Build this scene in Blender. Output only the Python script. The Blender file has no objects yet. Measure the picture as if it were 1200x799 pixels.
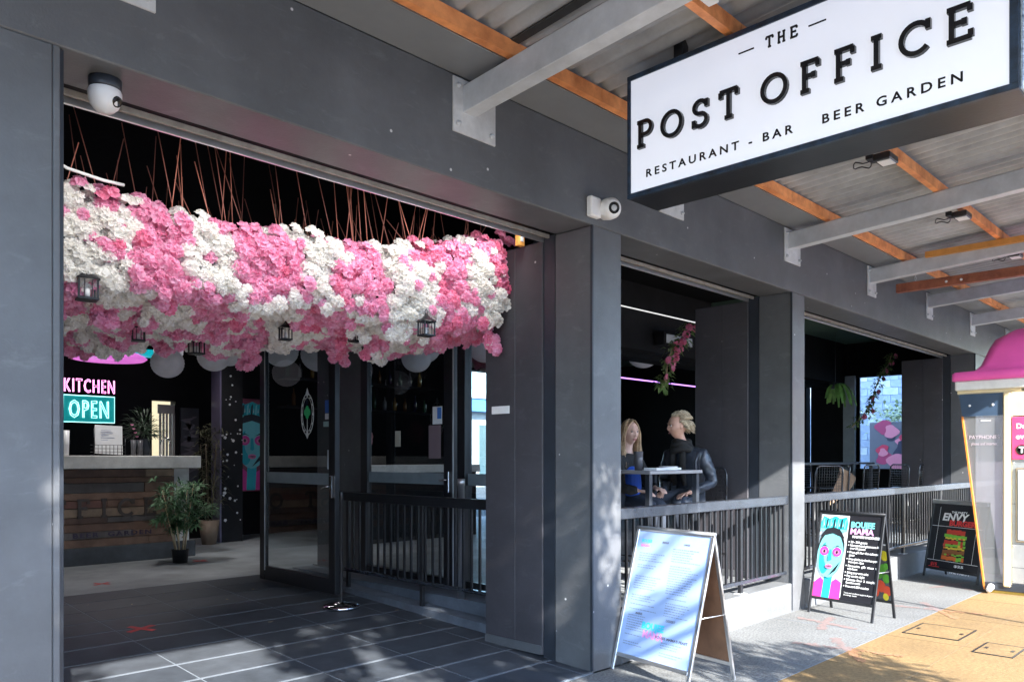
import bpy, bmesh, math, random
import numpy as np
from mathutils import Vector, Matrix, noise as mnoise
R = math.radians
random.seed(7); np.random.seed(7)
S = bpy.context.scene
col = S.collection
# ------------------------------------------------------------------ camera, sky, sun, exposure
cd = bpy.data.cameras.new('camera'); cam = bpy.data.objects.new('camera', cd); col.objects.link(cam)
cam.location = (0, -3.45, 1.5); cam.rotation_euler = (R(90), 0, R(-45.32))
cd.sensor_width = 36; cd.lens = 27.6; cd.shift_y = 0.1146; cd.clip_start = .05; cd.clip_end = 600
S.camera = cam
SUN = Vector((-.30, -1, .60)).normalized()          # direction towards the sun
w = bpy.data.worlds.new('World'); S.world = w; w.use_nodes = True
nt = w.node_tree; bg = nt.nodes['Background']
sk = nt.nodes.new('ShaderNodeTexSky'); sk.sky_type = 'NISHITA'; sk.sun_disc = False
sk.sun_elevation = math.asin(SUN.z); sk.sun_rotation = math.atan2(SUN.x, SUN.y) % (2*math.pi)
sk.air_density = 1.0; sk.dust_density = .4; sk.ozone_density = 2.0
nt.links.new(sk.outputs[0], bg.inputs[0]); bg.inputs[1].default_value = .15
sl = bpy.data.lights.new('sun', 'SUN'); sl.energy = 2.55; sl.angle = R(.53); sl.color = (1, .96, .90)
so = bpy.data.objects.new('sun', sl); col.objects.link(so); so.rotation_euler = SUN.to_track_quat('Z', 'Y').to_euler()
so.location = (-10, -30, 20)
S.view_settings.view_transform = 'Standard'; S.view_settings.look = 'None'
S.view_settings.exposure = 3.32; S.view_settings.gamma = 1
try:
    S.cycles.max_bounces = 8; S.cycles.diffuse_bounces = 5; S.cycles.glossy_bounces = 4
    S.cycles.transparent_max_bounces = 12; S.cycles.sample_clamp_indirect = 6
    S.cycles.use_denoising = True
except Exception: pass

# ------------------------------------------------------------------ materials
MATS = {}
def mat(name, c, rough=.6, metal=0, var=.12, scale=6, bump=0, bscale=60, emit=None, es=1, spec=.5, c2=None, specks=0, coord='Object', trans=0):
    if name in MATS: return MATS[name]
    m = bpy.data.materials.new(name); m.use_nodes = True; MATS[name] = m
    t = m.node_tree; N = t.nodes; L = t.links; b = N['Principled BSDF']
    b.inputs['Roughness'].default_value = rough; b.inputs['Metallic'].default_value = metal
    b.inputs['Specular IOR Level'].default_value = spec
    if trans: b.inputs['Transmission Weight'].default_value = trans
    tc = N.new('ShaderNodeTexCoord')
    n = N.new('ShaderNodeTexNoise'); n.inputs['Scale'].default_value = scale; n.inputs['Detail'].default_value = 6; n.inputs['Roughness'].default_value = .65
    L.new(tc.outputs[coord], n.inputs['Vector'])
    r = N.new('ShaderNodeValToRGB'); r.color_ramp.elements[0].position = .3; r.color_ramp.elements[1].position = .7
    a = tuple(max(0, x*(1-var)) for x in c); z = tuple(min(1, x*(1+var)) for x in (c2 or c))
    r.color_ramp.elements[0].color = (*a, 1); r.color_ramp.elements[1].color = (*z, 1)
    L.new(n.outputs['Fac'], r.inputs[0]); out = r.outputs[0]
    if bump:
        nb = N.new('ShaderNodeTexNoise'); nb.inputs['Scale'].default_value = .9; nb.inputs['Detail'].default_value = 7; nb.inputs['Roughness'].default_value = .7; L.new(tc.outputs[coord], nb.inputs['Vector'])
        rb_ = N.new('ShaderNodeMapRange'); rb_.inputs[1].default_value = .35; rb_.inputs[2].default_value = .65; rb_.inputs[3].default_value = .78; rb_.inputs[4].default_value = 1.12; L.new(nb.outputs['Fac'], rb_.inputs[0])
        mm = N.new('ShaderNodeMixRGB'); mm.blend_type = 'MULTIPLY'; mm.inputs[0].default_value = 1; L.new(out, mm.inputs[1]); L.new(rb_.outputs[0], mm.inputs[2]); out = mm.outputs[0]
    if specks:
        v = N.new('ShaderNodeTexVoronoi'); v.inputs['Scale'].default_value = 4.5; L.new(tc.outputs[coord], v.inputs['Vector'])
        mr = N.new('ShaderNodeMapRange'); mr.inputs[1].default_value = .045; mr.inputs[2].default_value = .03; L.new(v.outputs['Distance'], mr.inputs[0])
        s2 = N.new('ShaderNodeTexNoise'); s2.inputs['Scale'].default_value = 1.1; s2.inputs['Detail'].default_value = 8; L.new(tc.outputs[coord], s2.inputs['Vector'])
        mp = N.new('ShaderNodeMapping'); mp.inputs['Scale'].default_value = (1.2, 1.2, 3); L.new(tc.outputs[coord], mp.inputs[0])
        s3 = N.new('ShaderNodeTexNoise'); s3.inputs['Scale'].default_value = 4.5; s3.inputs['Detail'].default_value = 13; s3.inputs['Roughness'].default_value = .72; s3.inputs['Distortion'].default_value = .6; L.new(mp.outputs[0], s3.inputs['Vector'])
        m3 = N.new('ShaderNodeMapRange'); m3.inputs[1].default_value = .56; m3.inputs[2].default_value = .85; m3.inputs[4].default_value = .22*specks; L.new(s3.outputs['Fac'], m3.inputs[0])
        mx0 = N.new('ShaderNodeMixRGB'); L.new(m3.outputs[0], mx0.inputs[0]); L.new(out, mx0.inputs[1]); mx0.inputs[2].default_value = (.42, .43, .45, 1)
        mx = N.new('ShaderNodeMixRGB'); L.new(mr.outputs[0], mx.inputs[0]); L.new(mx0.outputs[0], mx.inputs[1]); mx.inputs[2].default_value = (.6, .6, .6, 1)
        out = mx.outputs[0]
        m4 = N.new('ShaderNodeMapRange'); m4.inputs[3].default_value = rough-.12; m4.inputs[4].default_value = rough+.15; L.new(s2.outputs['Fac'], m4.inputs[0]); L.new(m4.outputs[0], b.inputs['Roughness'])
    L.new(out, b.inputs['Base Color'])
    if bump:
        n2 = N.new('ShaderNodeTexNoise'); n2.inputs['Scale'].default_value = bscale; n2.inputs['Detail'].default_value = 4; L.new(tc.outputs[coord], n2.inputs['Vector'])
        bp = N.new('ShaderNodeBump'); bp.inputs['Strength'].default_value = bump; bp.inputs['Distance'].default_value = .01
        L.new(n2.outputs['Fac'], bp.inputs['Height']); L.new(bp.outputs[0], b.inputs['Normal'])
    if name in ('ceiling_black', 'interior_black', 'interior_charcoal'): b.inputs['Specular IOR Level'].default_value = .08
    if emit: b.inputs['Emission Color'].default_value = (*emit, 1); b.inputs['Emission Strength'].default_value = es
    return m
def glass(name, tint=(.9, .95, .95), rough=.0, f0=.08, haze=0):
    m = bpy.data.materials.new(name); m.use_nodes = True; t = m.node_tree; N = t.nodes; L = t.links; N.clear(); MATS[name] = m
    o = N.new('ShaderNodeOutputMaterial'); tr = N.new('ShaderNodeBsdfTransparent'); tr.inputs[0].default_value = (*tint, 1)
    g = N.new('ShaderNodeBsdfGlossy'); g.inputs['Roughness'].default_value = rough
    fr = N.new('ShaderNodeFresnel'); fr.inputs['IOR'].default_value = 1.5
    ma = N.new('ShaderNodeMath'); ma.operation = 'MULTIPLY_ADD'; ma.inputs[1].default_value = 1.6; ma.inputs[2].default_value = f0-.04; ma.use_clamp = True
    L.new(fr.outputs[0], ma.inputs[0]); mx = N.new('ShaderNodeMixShader'); ge = N.new('ShaderNodeNewGeometry'); iv = N.new('ShaderNodeMath'); iv.operation = 'MULTIPLY_ADD'; iv.inputs[1].default_value = -1; iv.inputs[2].default_value = 1; L.new(ge.outputs['Backfacing'], iv.inputs[0])
    mu_ = N.new('ShaderNodeMath'); mu_.operation = 'MULTIPLY'; L.new(ma.outputs[0], mu_.inputs[0]); L.new(iv.outputs[0], mu_.inputs[1]); L.new(mu_.outputs[0], mx.inputs[0]); L.new(tr.outputs[0], mx.inputs[1]); L.new(g.outputs[0], mx.inputs[2])
    if haze:
        d = N.new('ShaderNodeBsdfDiffuse'); d.inputs[0].default_value = (.8, .85, .85, 1); m2 = N.new('ShaderNodeMixShader'); m2.inputs[0].default_value = haze
        L.new(mx.outputs[0], m2.inputs[1]); L.new(d.outputs[0], m2.inputs[2]); mx = m2
    L.new(mx.outputs[0], o.inputs[0]); return m
M = dict(
 wall=mat('painted_wall', (.104, .109, .117), .42, 0, .14, 2.5, .12, 90, specks=1),
 wallwarm=mat('painted_panel', (.060, .057, .066), .5, 0, .10, 3, .1, 70, specks=.6),
 trim=mat('dark_trim', (.028, .034, .045), .4, 0, .15, 5, .05),
 black=mat('black_metal', (.014, .015, .018), .35, 0, .2, 8),
 rail=mat('rail_black_gloss', (.03, .035, .045), .22, .0, .3, 5, .04, 20, spec=.9),
 alu=mat('aluminium', (.62, .63, .65), .32, .85, .06, 9),
 galv=mat('galvanised_steel', (.50, .53, .56), .45, .0, .12, 7, .08, 30),
 plate=mat('painted_plate', (.55, .56, .56), .5, .1, .14, 9, .1, 30),
 sheet=mat('roof_sheet', (.36, .375, .39), .5, .1, .2, 3, .05, 20),
 sheetdark=mat('roof_sheet_lap', (.03, .03, .03), .7),
 flash=mat('flashing_panel', (.21, .225, .24), .45, .1, .1, 2),
 timber=mat('orange_timber', (.62, .19, .055), .55, 0, .25, 5, .15, 25, c2=(.84, .33, .12)),
 jarrah=mat('red_brown_timber', (.20, .055, .03), .5, 0, .25, 8, .1, 25, c2=(.30, .10, .05)),
 white=mat('white_plastic', (.8, .8, .8), .35, 0, .03),
 signface=mat('sign_face', (.72, .74, .82), .35, 0, .02, 2, emit=(.80, .86, 1), es=.05),  # faint emission added to keep the face bright in the awning's shade
 ink=mat('gloss_black_letter', (.008, .008, .01), .18, 0, .1),
 blueink=mat('navy_paint', (.012, .02, .035), .35, 0, .4, 20, c2=(.02, .04, .075)),
 tile=mat('slate_tile', (.044, .052, .064), .5, 0, .22, 9, .12, 40),
 tile2=mat('slate_tile_worn', (.054, .062, .074), .54, 0, .25, 7, .12, 40),
 grout=mat('pale_strip', (.15, .172, .20), .6, 0, .15, 20, .1),
 conc=mat('interior_concrete', (.26, .275, .285), .5, 0, .35, 1.4, .06, 30),
 kerbc=mat('kerb_concrete', (.125, .132, .14), .85, 0, .14, 6, .3, 60),
 asph=mat('exposed_aggregate', (.095, .10, .10), .9, 0, .4, 55, .5, 130, c2=(.165, .17, .17)),
 ochre=mat('ochre_concrete', (.165, .098, .034), .9, 0, .2, 40, .5, 120, c2=(.23, .148, .06)),
 road=mat('road_asphalt', (.05, .05, .052), .9, 0, .2, 30, .4, 100),
 dark=mat('interior_black', (.009, .009, .010), .6, 0, .25, 3),
 darkg=mat('interior_charcoal', (.018, .018, .020), .6, 0, .2, 3),
 greenc=mat('green_ceiling', (.07, .12, .09), .7, 0, .15, 2),
 slab=mat('counter_concrete', (.55, .54, .51), .7, 0, .18, 5, .15, 40),
 potb=mat('black_pot', (.015, .015, .015), .5),
 stem=mat('bamboo_stem', (.42, .33, .2), .6, 0, .2),
 leaf=mat('plant_leaf', (.05, .12, .05), .5, 0, .4, 12, c2=(.09, .20, .09)),
 leafd=mat('dark_leaf', (.02, .045, .02), .5, 0, .4, 12),
 treeleaf=mat('street_tree_leaf', (.05, .09, .025), .6, 0, .4, 3),
 bark=mat('bark', (.12, .09, .06), .9, 0, .3, 9, .5, 30),
 copper=mat('copper_rod', (.70, .26, .18), .5, .0, .2),
 copperd=mat('weathered_rod', (.42, .16, .12), .5, .0, .2),
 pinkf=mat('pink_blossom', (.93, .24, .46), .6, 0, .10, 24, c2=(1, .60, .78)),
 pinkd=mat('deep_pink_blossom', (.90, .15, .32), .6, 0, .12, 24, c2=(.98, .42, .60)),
 whitef=mat('cream_blossom', (.90, .87, .80), .6, 0, .04, 24, c2=(1, 1, 1)),
 neonp=mat('pink_neon', (.9, .3, .7), .4, emit=(1, .32, .72), es=.42, var=0),
 neonc=mat('cyan_neon', (.3, .9, .9), .4, emit=(.35, .95, .92), es=.36, var=0),
 tealb=mat('teal_backing', (.0, .13, .14), .5, emit=(0, .35, .36), es=.05, var=.1),
 paper=mat('paper_lantern', (.85, .84, .88), .8, 0, .08),
 chrome=mat('chrome', (.7, .7, .72), .12, 1, .03),
 red=mat('red_tape', (.55, .05, .05), .6, 0, .15, 30),
 spray=mat('faded_red_spray', (.24, .11, .06), .95, 0, .2, 60, c2=(.26, .14, .06)),
 spraygrey=mat('faded_red_spray_on_grey', (.21, .12, .11), .9, 0, .2, 60, c2=(.16, .14, .135)),
 pink=mat('booth_pink', (.88, .12, .44), .3, 0, .08, 2),
 cream=mat('booth_cream', (.74, .70, .58), .4, 0, .05),
 creamy=mat('booth_yellow_cream', (.72, .58, .34), .45, 0, .05),
 orange=mat('orange_strip', (.62, .20, .03), .4, 0, .2),
 boothsilver=mat('booth_silver', (.45, .46, .46), .35, .6, .1),
 screen=mat('booth_screen', (.45, .58, .68), .2, 0, .25, 4, emit=(.6, .8, 1), es=.03),
 skin=mat('skin', (.58, .34, .25), .5, 0, .06, 20),
 skin2=mat('fair_skin', (.62, .40, .32), .5, 0, .05, 20),
 blond=mat('ash_blond_hair', (.34, .26, .17), .5, 0, .3, 25, c2=(.55, .46, .32)),
 lblond=mat('long_blond_hair', (.30, .19, .10), .5, 0, .3, 25, c2=(.44, .30, .17)),
 leather=mat('black_leather', (.045, .055, .075), .32, 0, .3, 9, .2, 40),
 scarf=mat('charcoal_scarf', (.02, .02, .02), .9, 0, .3, 30, .3, 60),
 blue=mat('blue_cloth', (.02, .10, .55), .7, 0, .1),
 denim=mat('dark_denim', (.03, .04, .06), .8, 0, .2, 20),
 ttop=mat('grey_table', (.30, .30, .31), .5, 0, .1),
 cup=mat('smoked_cup', (.10, .10, .11), .15, 0, .1),
)
M['glass'] = glass('clear_glass'); M['glassd'] = glass('door_glass', (.86, .89, .90), 0, .10); M['booth_glass'] = glass('booth_glass', (.62, .58, .62), 0, .12, .12)
for _n in ('pinkf', 'pinkd', 'whitef', 'paper'):            # petals and paper let some light through
    _t = M[_n].node_tree; _b = _t.nodes['Principled BSDF']; _o = [q for q in _t.nodes if q.type == 'OUTPUT_MATERIAL'][0]
    _tr = _t.nodes.new('ShaderNodeBsdfTranslucent'); _mx = _t.nodes.new('ShaderNodeMixShader'); _mx.inputs[0].default_value = .45
    _t.links.new(_b.inputs['Base Color'].links[0].from_socket, _tr.inputs[0]); _t.links.new(_b.outputs[0], _mx.inputs[1]); _t.links.new(_tr.outputs[0], _mx.inputs[2]); _t.links.new(_mx.outputs[0], _o.inputs[0])
def flat(c, rough=.5, e=0):
    n = 'print_%02x%02x%02x' % tuple(int(255*min(1, x)) for x in c) + ('_lit' if e else '')
    return mat(n, c, rough, 0, .03, 10, emit=c if e else None, es=e)

# ------------------------------------------------------------------ mesh helpers
class MB:
    def __init__(s): s.v = []; s.f = []; s.mi = []; s.sm = []
    def add(s, vs, fs, mi=0, smooth=False, mx=None):
        o = len(s.v)
        s.v += [tuple(mx @ Vector(p)) if mx else tuple(p) for p in vs]
        s.f += [tuple(o+i for i in f) for f in fs]; s.mi += [mi]*len(fs); s.sm += [smooth]*len(fs); return s
    def box(s, x0, x1, y0, y1, z0, z1, bev=0, mi=0, mx=None):
        x0, x1 = min(x0, x1), max(x0, x1); y0, y1 = min(y0, y1), max(y0, y1); z0, z1 = min(z0, z1), max(z0, z1)
        if bev <= 0:
            vs = [(x, y, z) for z in (z0, z1) for y in (y0, y1) for x in (x0, x1)]
            return s.add(vs, [(0, 2, 3, 1), (4, 5, 7, 6), (0, 1, 5, 4), (2, 6, 7, 3), (0, 4, 6, 2), (1, 3, 7, 5)], mi, False, mx)
        bm = bmesh.new(); bmesh.ops.create_cube(bm, size=1)
        bmesh.ops.scale(bm, vec=(x1-x0, y1-y0, z1-z0), verts=bm.verts); bmesh.ops.translate(bm, vec=((x0+x1)/2, (y0+y1)/2, (z0+z1)/2), verts=bm.verts)
        bmesh.ops.bevel(bm, geom=bm.edges[:], offset=bev, segments=1, affect='EDGES')
        bm.verts.index_update(); s.add([v.co[:] for v in bm.verts], [[v.index for v in f.verts] for f in bm.faces], mi, False, mx); bm.free(); return s
    def tube(s, pts, r, n=8, mi=0, cap=True, smooth=True):
        pts = [Vector(p) for p in pts]; rr = r if hasattr(r, '__len__') else [r]*len(pts); o = len(s.v); up = None
        for i, p in enumerate(pts):
            d = (pts[min(i+1, len(pts)-1)]-pts[max(i-1, 0)]).normalized()
            if up is None: up = d.orthogonal().normalized()
            up = (up - d*up.dot(d)).normalized(); b = d.cross(up)
            for k in range(n):
                a = 2*math.pi*k/n; s.v.append(tuple(p+(up*math.cos(a)+b*math.sin(a))*rr[i]))
        fs = [(o+i*n+k, o+i*n+(k+1) % n, o+(i+1)*n+(k+1) % n, o+(i+1)*n+k) for i in range(len(pts)-1) for k in range(n)]
        s.f += fs; s.mi += [mi]*len(fs); s.sm += [smooth]*len(fs)
        if cap:
            s.f += [tuple(o+k for k in reversed(range(n))), tuple(o+(len(pts)-1)*n+k for k in range(n))]; s.mi += [mi]*2; s.sm += [False]*2
        return s
    def lathe(s, prof, c, n=20, mi=0, mx=None):
        vs = []; fs = []
        for r, z in prof:
            for k in range(n): a = 2*math.pi*k/n; vs.append((c[0]+r*math.cos(a), c[1]+r*math.sin(a), c[2]+z))
        for i in range(len(prof)-1):
            for k in range(n): fs.append((i*n+k, i*n+(k+1) % n, (i+1)*n+(k+1) % n, (i+1)*n+k))
        return s.add(vs, fs, mi, True, mx)
    def poly(s, pts, mi=0, mx=None): return s.add(pts, [tuple(range(len(pts)))], mi, False, mx)
    def prism(s, pts2, t0, t1, fn, mi=0):
        n = len(pts2); s.add([fn(a, b, t0) for a, b in pts2]+[fn(a, b, t1) for a, b in pts2],
            [tuple(range(n))[::-1], tuple(range(n, 2*n))]+[(i, (i+1) % n, n+(i+1) % n, n+i) for i in range(n)], mi); return s
    def mesh(s, name, mats):
        me = bpy.data.meshes.new(name); me.from_pydata(s.v, [], s.f)
        for m in (mats if isinstance(mats, (list, tuple)) else [mats]): me.materials.append(m)
        me.polygons.foreach_set('material_index', s.mi); me.polygons.foreach_set('use_smooth', s.sm); me.update(); return me
    def build(s, name, mats, parent=None, kind=None):
        return link(name, s.mesh(name, mats), parent, kind)
def link(name, me, parent=None, kind=None):
    o = bpy.data.objects.new(name, me); col.objects.link(o)
    if parent: o.parent = parent
    if kind: o['kind'] = kind
    return o
def thing(name, label, cat, loc=(0, 0, 0), rz=0, group=None):
    o = bpy.data.objects.new(name, None); col.objects.link(o); o.location = loc; o.rotation_euler = (0, 0, rz); o.empty_display_size = .1
    return tag(o, label, cat, group)
def tag(o, label, cat, group=None):
    o['label'] = label; o['category'] = cat
    if group: o['group'] = group
    return o
def dup(o, parent=None, loc=None, rz=None, label=None):
    c = o.copy(); col.objects.link(c); c.parent = parent
    if loc is not None: c.location = loc
    if rz is not None: c.rotation_euler = (0, 0, rz)
    if label: c['label'] = label
    for ch in list(o.children): dup(ch, c)
    return c
def box(name, m, a, bev=0, parent=None, kind=None): return MB().box(*a, bev).build(name, m, parent, kind)
def struct(name, m, a): return box(name, m, a, 0, None, 'structure')
def text_mesh(body, size, depth=.001, align='LEFT', space=1.0, shear=0, bold=0):
    c = bpy.data.curves.new('text', 'FONT'); c.body = body; c.size = size; c.extrude = depth; c.align_x = align; c.space_character = space; c.shear = shear; c.offset = bold; c.resolution_u = 3
    o = bpy.data.objects.new('text', c); col.objects.link(o); dg = bpy.context.evaluated_depsgraph_get(); dg.update()
    me = bpy.data.meshes.new_from_object(o.evaluated_get(dg)); bpy.data.objects.remove(o); bpy.data.curves.remove(c); return me
def put_text(name, body, size, m, mx, parent=None, depth=.001, align='LEFT', space=1.0, shear=0, width=None, bold=0, split=False):
    me = text_mesh(body, size, depth, align, space, shear, bold)
    if width:
        xs = [v.co.x for v in me.vertices]; k = width/(max(xs)-min(xs)); me.transform(Matrix.Diagonal((k, 1, 1, 1)))
    me.transform(mx); me.materials.clear(); me.materials.append(m); me.name = name
    if not split: return link(name, me, parent, 'stuff' if len(body) > 2 else None)
    bm = bmesh.new(); bm.from_mesh(me); seen = set()
    for v in list(bm.verts):
        if v in seen: continue
        st = [v]; comp = [v]; seen.add(v)
        while st:
            q = st.pop()
            for e in q.link_edges:
                u = e.other_vert(q)
                if u not in seen: seen.add(u); st.append(u); comp.append(u)
        b2 = MB(); ix = {q: i for i, q in enumerate(comp)}; fs = {f for q in comp for f in q.link_faces}
        b2.add([tuple(q.co) for q in comp], [[ix[q] for q in f.verts] for f in fs]); b2.build('small_letter', m, parent)
    bm.free()
def frame_mx(o, ex, ey):                              # plane matrix: local x=ex, y=ey, z=normal
    ex = Vector(ex).normalized(); ey = Vector(ey).normalized(); ez = ex.cross(ey)
    return Matrix(((ex.x, ey.x, ez.x, o[0]), (ex.y, ey.y, ez.y, o[1]), (ex.z, ey.z, ez.z, o[2]), (0, 0, 0, 1)))
def arc(cx, cy, rx, ry, a0, a1, n=14): return [(cx+rx*math.cos(R(a0+(a1-a0)*i/n)), cy+ry*math.sin(R(a0+(a1-a0)*i/n))) for i in range(n+1)]
def ribbon(mb, pts, wd, d0, d1, mx, closed=False):
    n = len(pts); L = []; Rr = []
    for i in range(n):
        a = pts[(i-1) % n] if (closed or i > 0) else pts[i]; b = pts[(i+1) % n] if (closed or i < n-1) else pts[i]
        dx, dy = b[0]-a[0], b[1]-a[1]; l = math.hypot(dx, dy) or 1; nx, ny = -dy/l, dx/l
        L.append((pts[i][0]+nx*wd/2, pts[i][1]+ny*wd/2)); Rr.append((pts[i][0]-nx*wd/2, pts[i][1]-ny*wd/2))
    m = n if closed else n-1; vs = []
    for q in (L, Rr):
        for d in (d0, d1): vs += [(x, y, d) for x, y in q]
    fs = []
    for i in range(m):
        j = (i+1) % n
        fs += [(n+i, 3*n+i, 3*n+j, n+j), (i, n+i, n+j, j), (2*n+i, 2*n+j, 3*n+j, 3*n+i), (i, j, 2*n+j, 2*n+i)]
    if not closed: fs += [(0, 2*n, 3*n, n), (n-1, 2*n-1, 4*n-1, 3*n-1)]
    mb.add(vs, fs, 0, False, mx)
GLY = {  # slab letters in a 1-high box: (strokes, advance)
 'P': ([[(.15, 0), (.15, 1)], [(.02, .03), (.33, .03)], [(.02, .97), (.15, .97)], [(.15, .97), (.4, .97)]+arc(.4, .72, .25, .25, 90, -90)+[(.15, .47)]], .72),
 'O': ([('c', arc(.46, .5, .42, .45, 0, 345, 23))], .95),
 'S': ([arc(.33, .73, .25, .235, 25, 270, 12)+arc(.33, .265, .26, .235, 90, -155, 12)[1:], [(.59, .98), (.59, .70)], [(.06, .02), (.06, .30)]], .7),
 'T': ([[(.37, 0), (.37, .97)], [(.03, .97), (.71, .97)], [(.05, .97), (.05, .75)], [(.69, .97), (.69, .75)], [(.22, .03), (.52, .03)]], .78),
 'F': ([[(.15, 0), (.15, 1)], [(.02, .03), (.32, .03)], [(.02, .97), (.62, .97)], [(.60, .97), (.60, .76)], [(.15, .52), (.46, .52)], [(.46, .62), (.46, .42)]], .70),
 'I': ([[(.2, 0), (.2, 1)], [(.04, .03), (.36, .03)], [(.04, .97), (.36, .97)]], .46),
 'C': ([arc(.46, .5, .42, .45, 42, 318, 20), [(.80, .98), (.80, .68)]], .86),
 'E': ([[(.15, 0), (.15, 1)], [(.02, .03), (.66, .03)], [(.02, .97), (.64, .97)], [(.63, .97), (.63, .77)], [(.65, .03), (.65, .24)], [(.15, .52), (.48, .52)], [(.48, .62), (.48, .42)]], .76),
 'H': ([[(.14, 0), (.14, 1)], [(.62, 0), (.62, 1)], [(.14, .5), (.62, .5)], [(.02, .03), (.28, .03)], [(.02, .97), (.28, .97)], [(.48, .03), (.75, .03)], [(.48, .97), (.75, .97)]], .84),
 ' ': ([], .45)}
def slab_word(word, h, length, mx, m, parent, wd=.13, depth=.012):
    adv = sum(GLY[c][1] for c in word); extra = (length/h-adv)/max(1, len(word)-1); x = 0
    for c in word:
        st, ad = GLY[c]
        if st:
            mb = MB()
            for k, s in enumerate(st):
                cl = s[0] == 'c'; pts = s[1] if cl else s
                ribbon(mb, [((x+px)*h, py*h) for px, py in pts], wd*h, 0, depth-.0004*k, mx, cl)
            mb.build('letter', m, parent)
        x += ad+extra
def curve_skin(verts, edges, radii, sub=2):
    me = bpy.data.meshes.new('sk'); me.from_pydata(verts, edges, []); o = bpy.data.objects.new('sk', me); col.objects.link(o)
    o.modifiers.new('s', 'SKIN'); sv = me.skin_vertices[0].data
    for i, r in enumerate(radii):
        sv[i].radius = r if hasattr(r, '__len__') else (r, r)
    sv[0].use_root = True
    ss = o.modifiers.new('u', 'SUBSURF'); ss.levels = sub; ss.render_levels = sub
    dg = bpy.context.evaluated_depsgraph_get(); dg.update(); m2 = bpy.data.meshes.new_from_object(o.evaluated_get(dg))
    bpy.data.objects.remove(o); return m2
def remesh(me, vox, smooth=2):
    o = bpy.data.objects.new('rm', me); col.objects.link(o); r = o.modifiers.new('r', 'REMESH'); r.mode = 'VOXEL'; r.voxel_size = vox; r.use_smooth_shade = True
    s = o.modifiers.new('s', 'SMOOTH'); s.iterations = smooth; s.factor = .5
    dg = bpy.context.evaluated_depsgraph_get(); dg.update(); m2 = bpy.data.meshes.new_from_object(o.evaluated_get(dg)); bpy.data.objects.remove(o); return m2

# ================================================================== GROUND
pv = struct('footpath', M['asph'], (-14, 60, -1.0, 0, -.2, 0))
oc = struct('ochre_footpath', M['ochre'], (-14, 60, -4.7, -1.0, -.2, -.001))
struct('kerb', M['kerbc'], (-14, 60, -4.85, -4.7, -.3, 0))
struct('road', mat('pale_bounce_road', (.24, .25, .26), .9, 0, .15, 20, .3, 100), (-80, 160, -14, -4.85, -.3, -.13))  # unseen road coloured pale so it bounces light up under the awning
struct('far_footpath', mat('pale_concrete', (.45, .46, .47), .9), (-80, 160, -19, -14, -.3, 0))
struct('ground', M['road'], (-200, 300, -200, 300, -.5, -.34))
# joints in the grey strip and the ochre paving: recessed-looking narrow dark strips and tooled paver edges
for i, x in enumerate([5.55, 7.0, 8.62, 10.2, 11.8, 13.4]):
    box('expansion_joint', M['sheetdark'] if i == 2 else M['grout'], (x-.004, x+.004, -1.0, -.002, .0, .0015), 0, pv)
box('expansion_joint', M['grout'], (2, 16, -1.004, -.996, .0, .002), 0, pv)
for i in range(9):
    x = 4.6+i*1.2
    box('paver_joint', mat('ochre_joint', (.17, .115, .055), .9), (x-.004, x+.004, -4.7, -1.0, -.0005, .0012), 0, oc)
for y in (-1.6, -2.2, -2.8, -3.4):
    box('paver_joint', MATS['ochre_joint'], (-2, 16, y-.003, y+.003, -.0005, .001), 0, oc)
def cross(x, y, a, l, wd, z, m, parent):
    for k in (-1, 1):
        d = Vector((math.cos(a+k*.55), math.sin(a+k*.55))); n = Vector((-d.y, d.x)); parts_ = {0: MB(), 1: MB()}
        for i in range(150):                      # broken, worn paint: many small flecks along the stroke
            p = Vector((x, y))+d*random.uniform(-.5, .5)*l+n*random.gauss(0, wd*.38); r_ = random.uniform(.006, .02); q0 = random.random()*6
            parts_[0 if p.y < -1.01 else 1].poly([(p.x+r_*1.6*math.cos(q0+q), p.y+r_*math.sin(q0+q), (.0024 if p.y < -1.01 else .0022)+(k+1)*.0003+i*2e-6) for q in (0, 1.2, 2.5, 3.8, 5.1)])
        if parts_[0].v: parts_[0].build('spray_stroke', M['spray'], parent, 'stuff')
        if parts_[1].v: parts_[1].build('spray_stroke', M['spraygrey'], parent, 'stuff')
cross(6.25, -.98, 1.2, .8, .05, .004, M['spray'], pv)
cross(8.5, -.98, 1.2, .85, .05, .004, M['spray'], pv)
cross(10.3, -.6, .3, .8, .05, .004, M['spraygrey'], pv)
cross(7.1, -.45, .8, .6, .04, .004, M['spraygrey'], pv)
def pit(x0, x1, y0, y1, label):
    t = thing('service_pit_lid', label, 'pit lid', ((x0+x1)/2, (y0+y1)/2, 0), 0, 'service pit lids in the ochre footpath'); hx, hy = (x1-x0)/2, (y1-y0)/2
    mb = MB()
    for a in ((-hx, hx, -hy, -hy+.012), (-hx, hx, hy-.012, hy), (-hx, -hx+.012, -hy+.012, hy-.012), (hx-.012, hx, -hy+.012, hy-.012)): mb.box(*a, -.001, .005)
    mb.build('rim', M['black'], t); box('cover', M['ochre'], (-hx+.014, hx-.014, -hy+.014, hy-.014, -.001, .004), 0, t)
    for s in (-1, 1): box('lifting_slot', M['black'], (-.03+s*.0, .03+s*.0, s*(hy-.05)-.012, s*(hy-.05)+.012, .003, .0062), 0, t)
pit(7.18, 7.72, -1.52, -1.08, 'square ochre pit lid nearer the grey strip and the black woman-face sandwich board')
pit(6.84, 7.28, -1.98, -1.70, 'smaller square ochre pit lid nearer the kerb, at the lower right')

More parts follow.
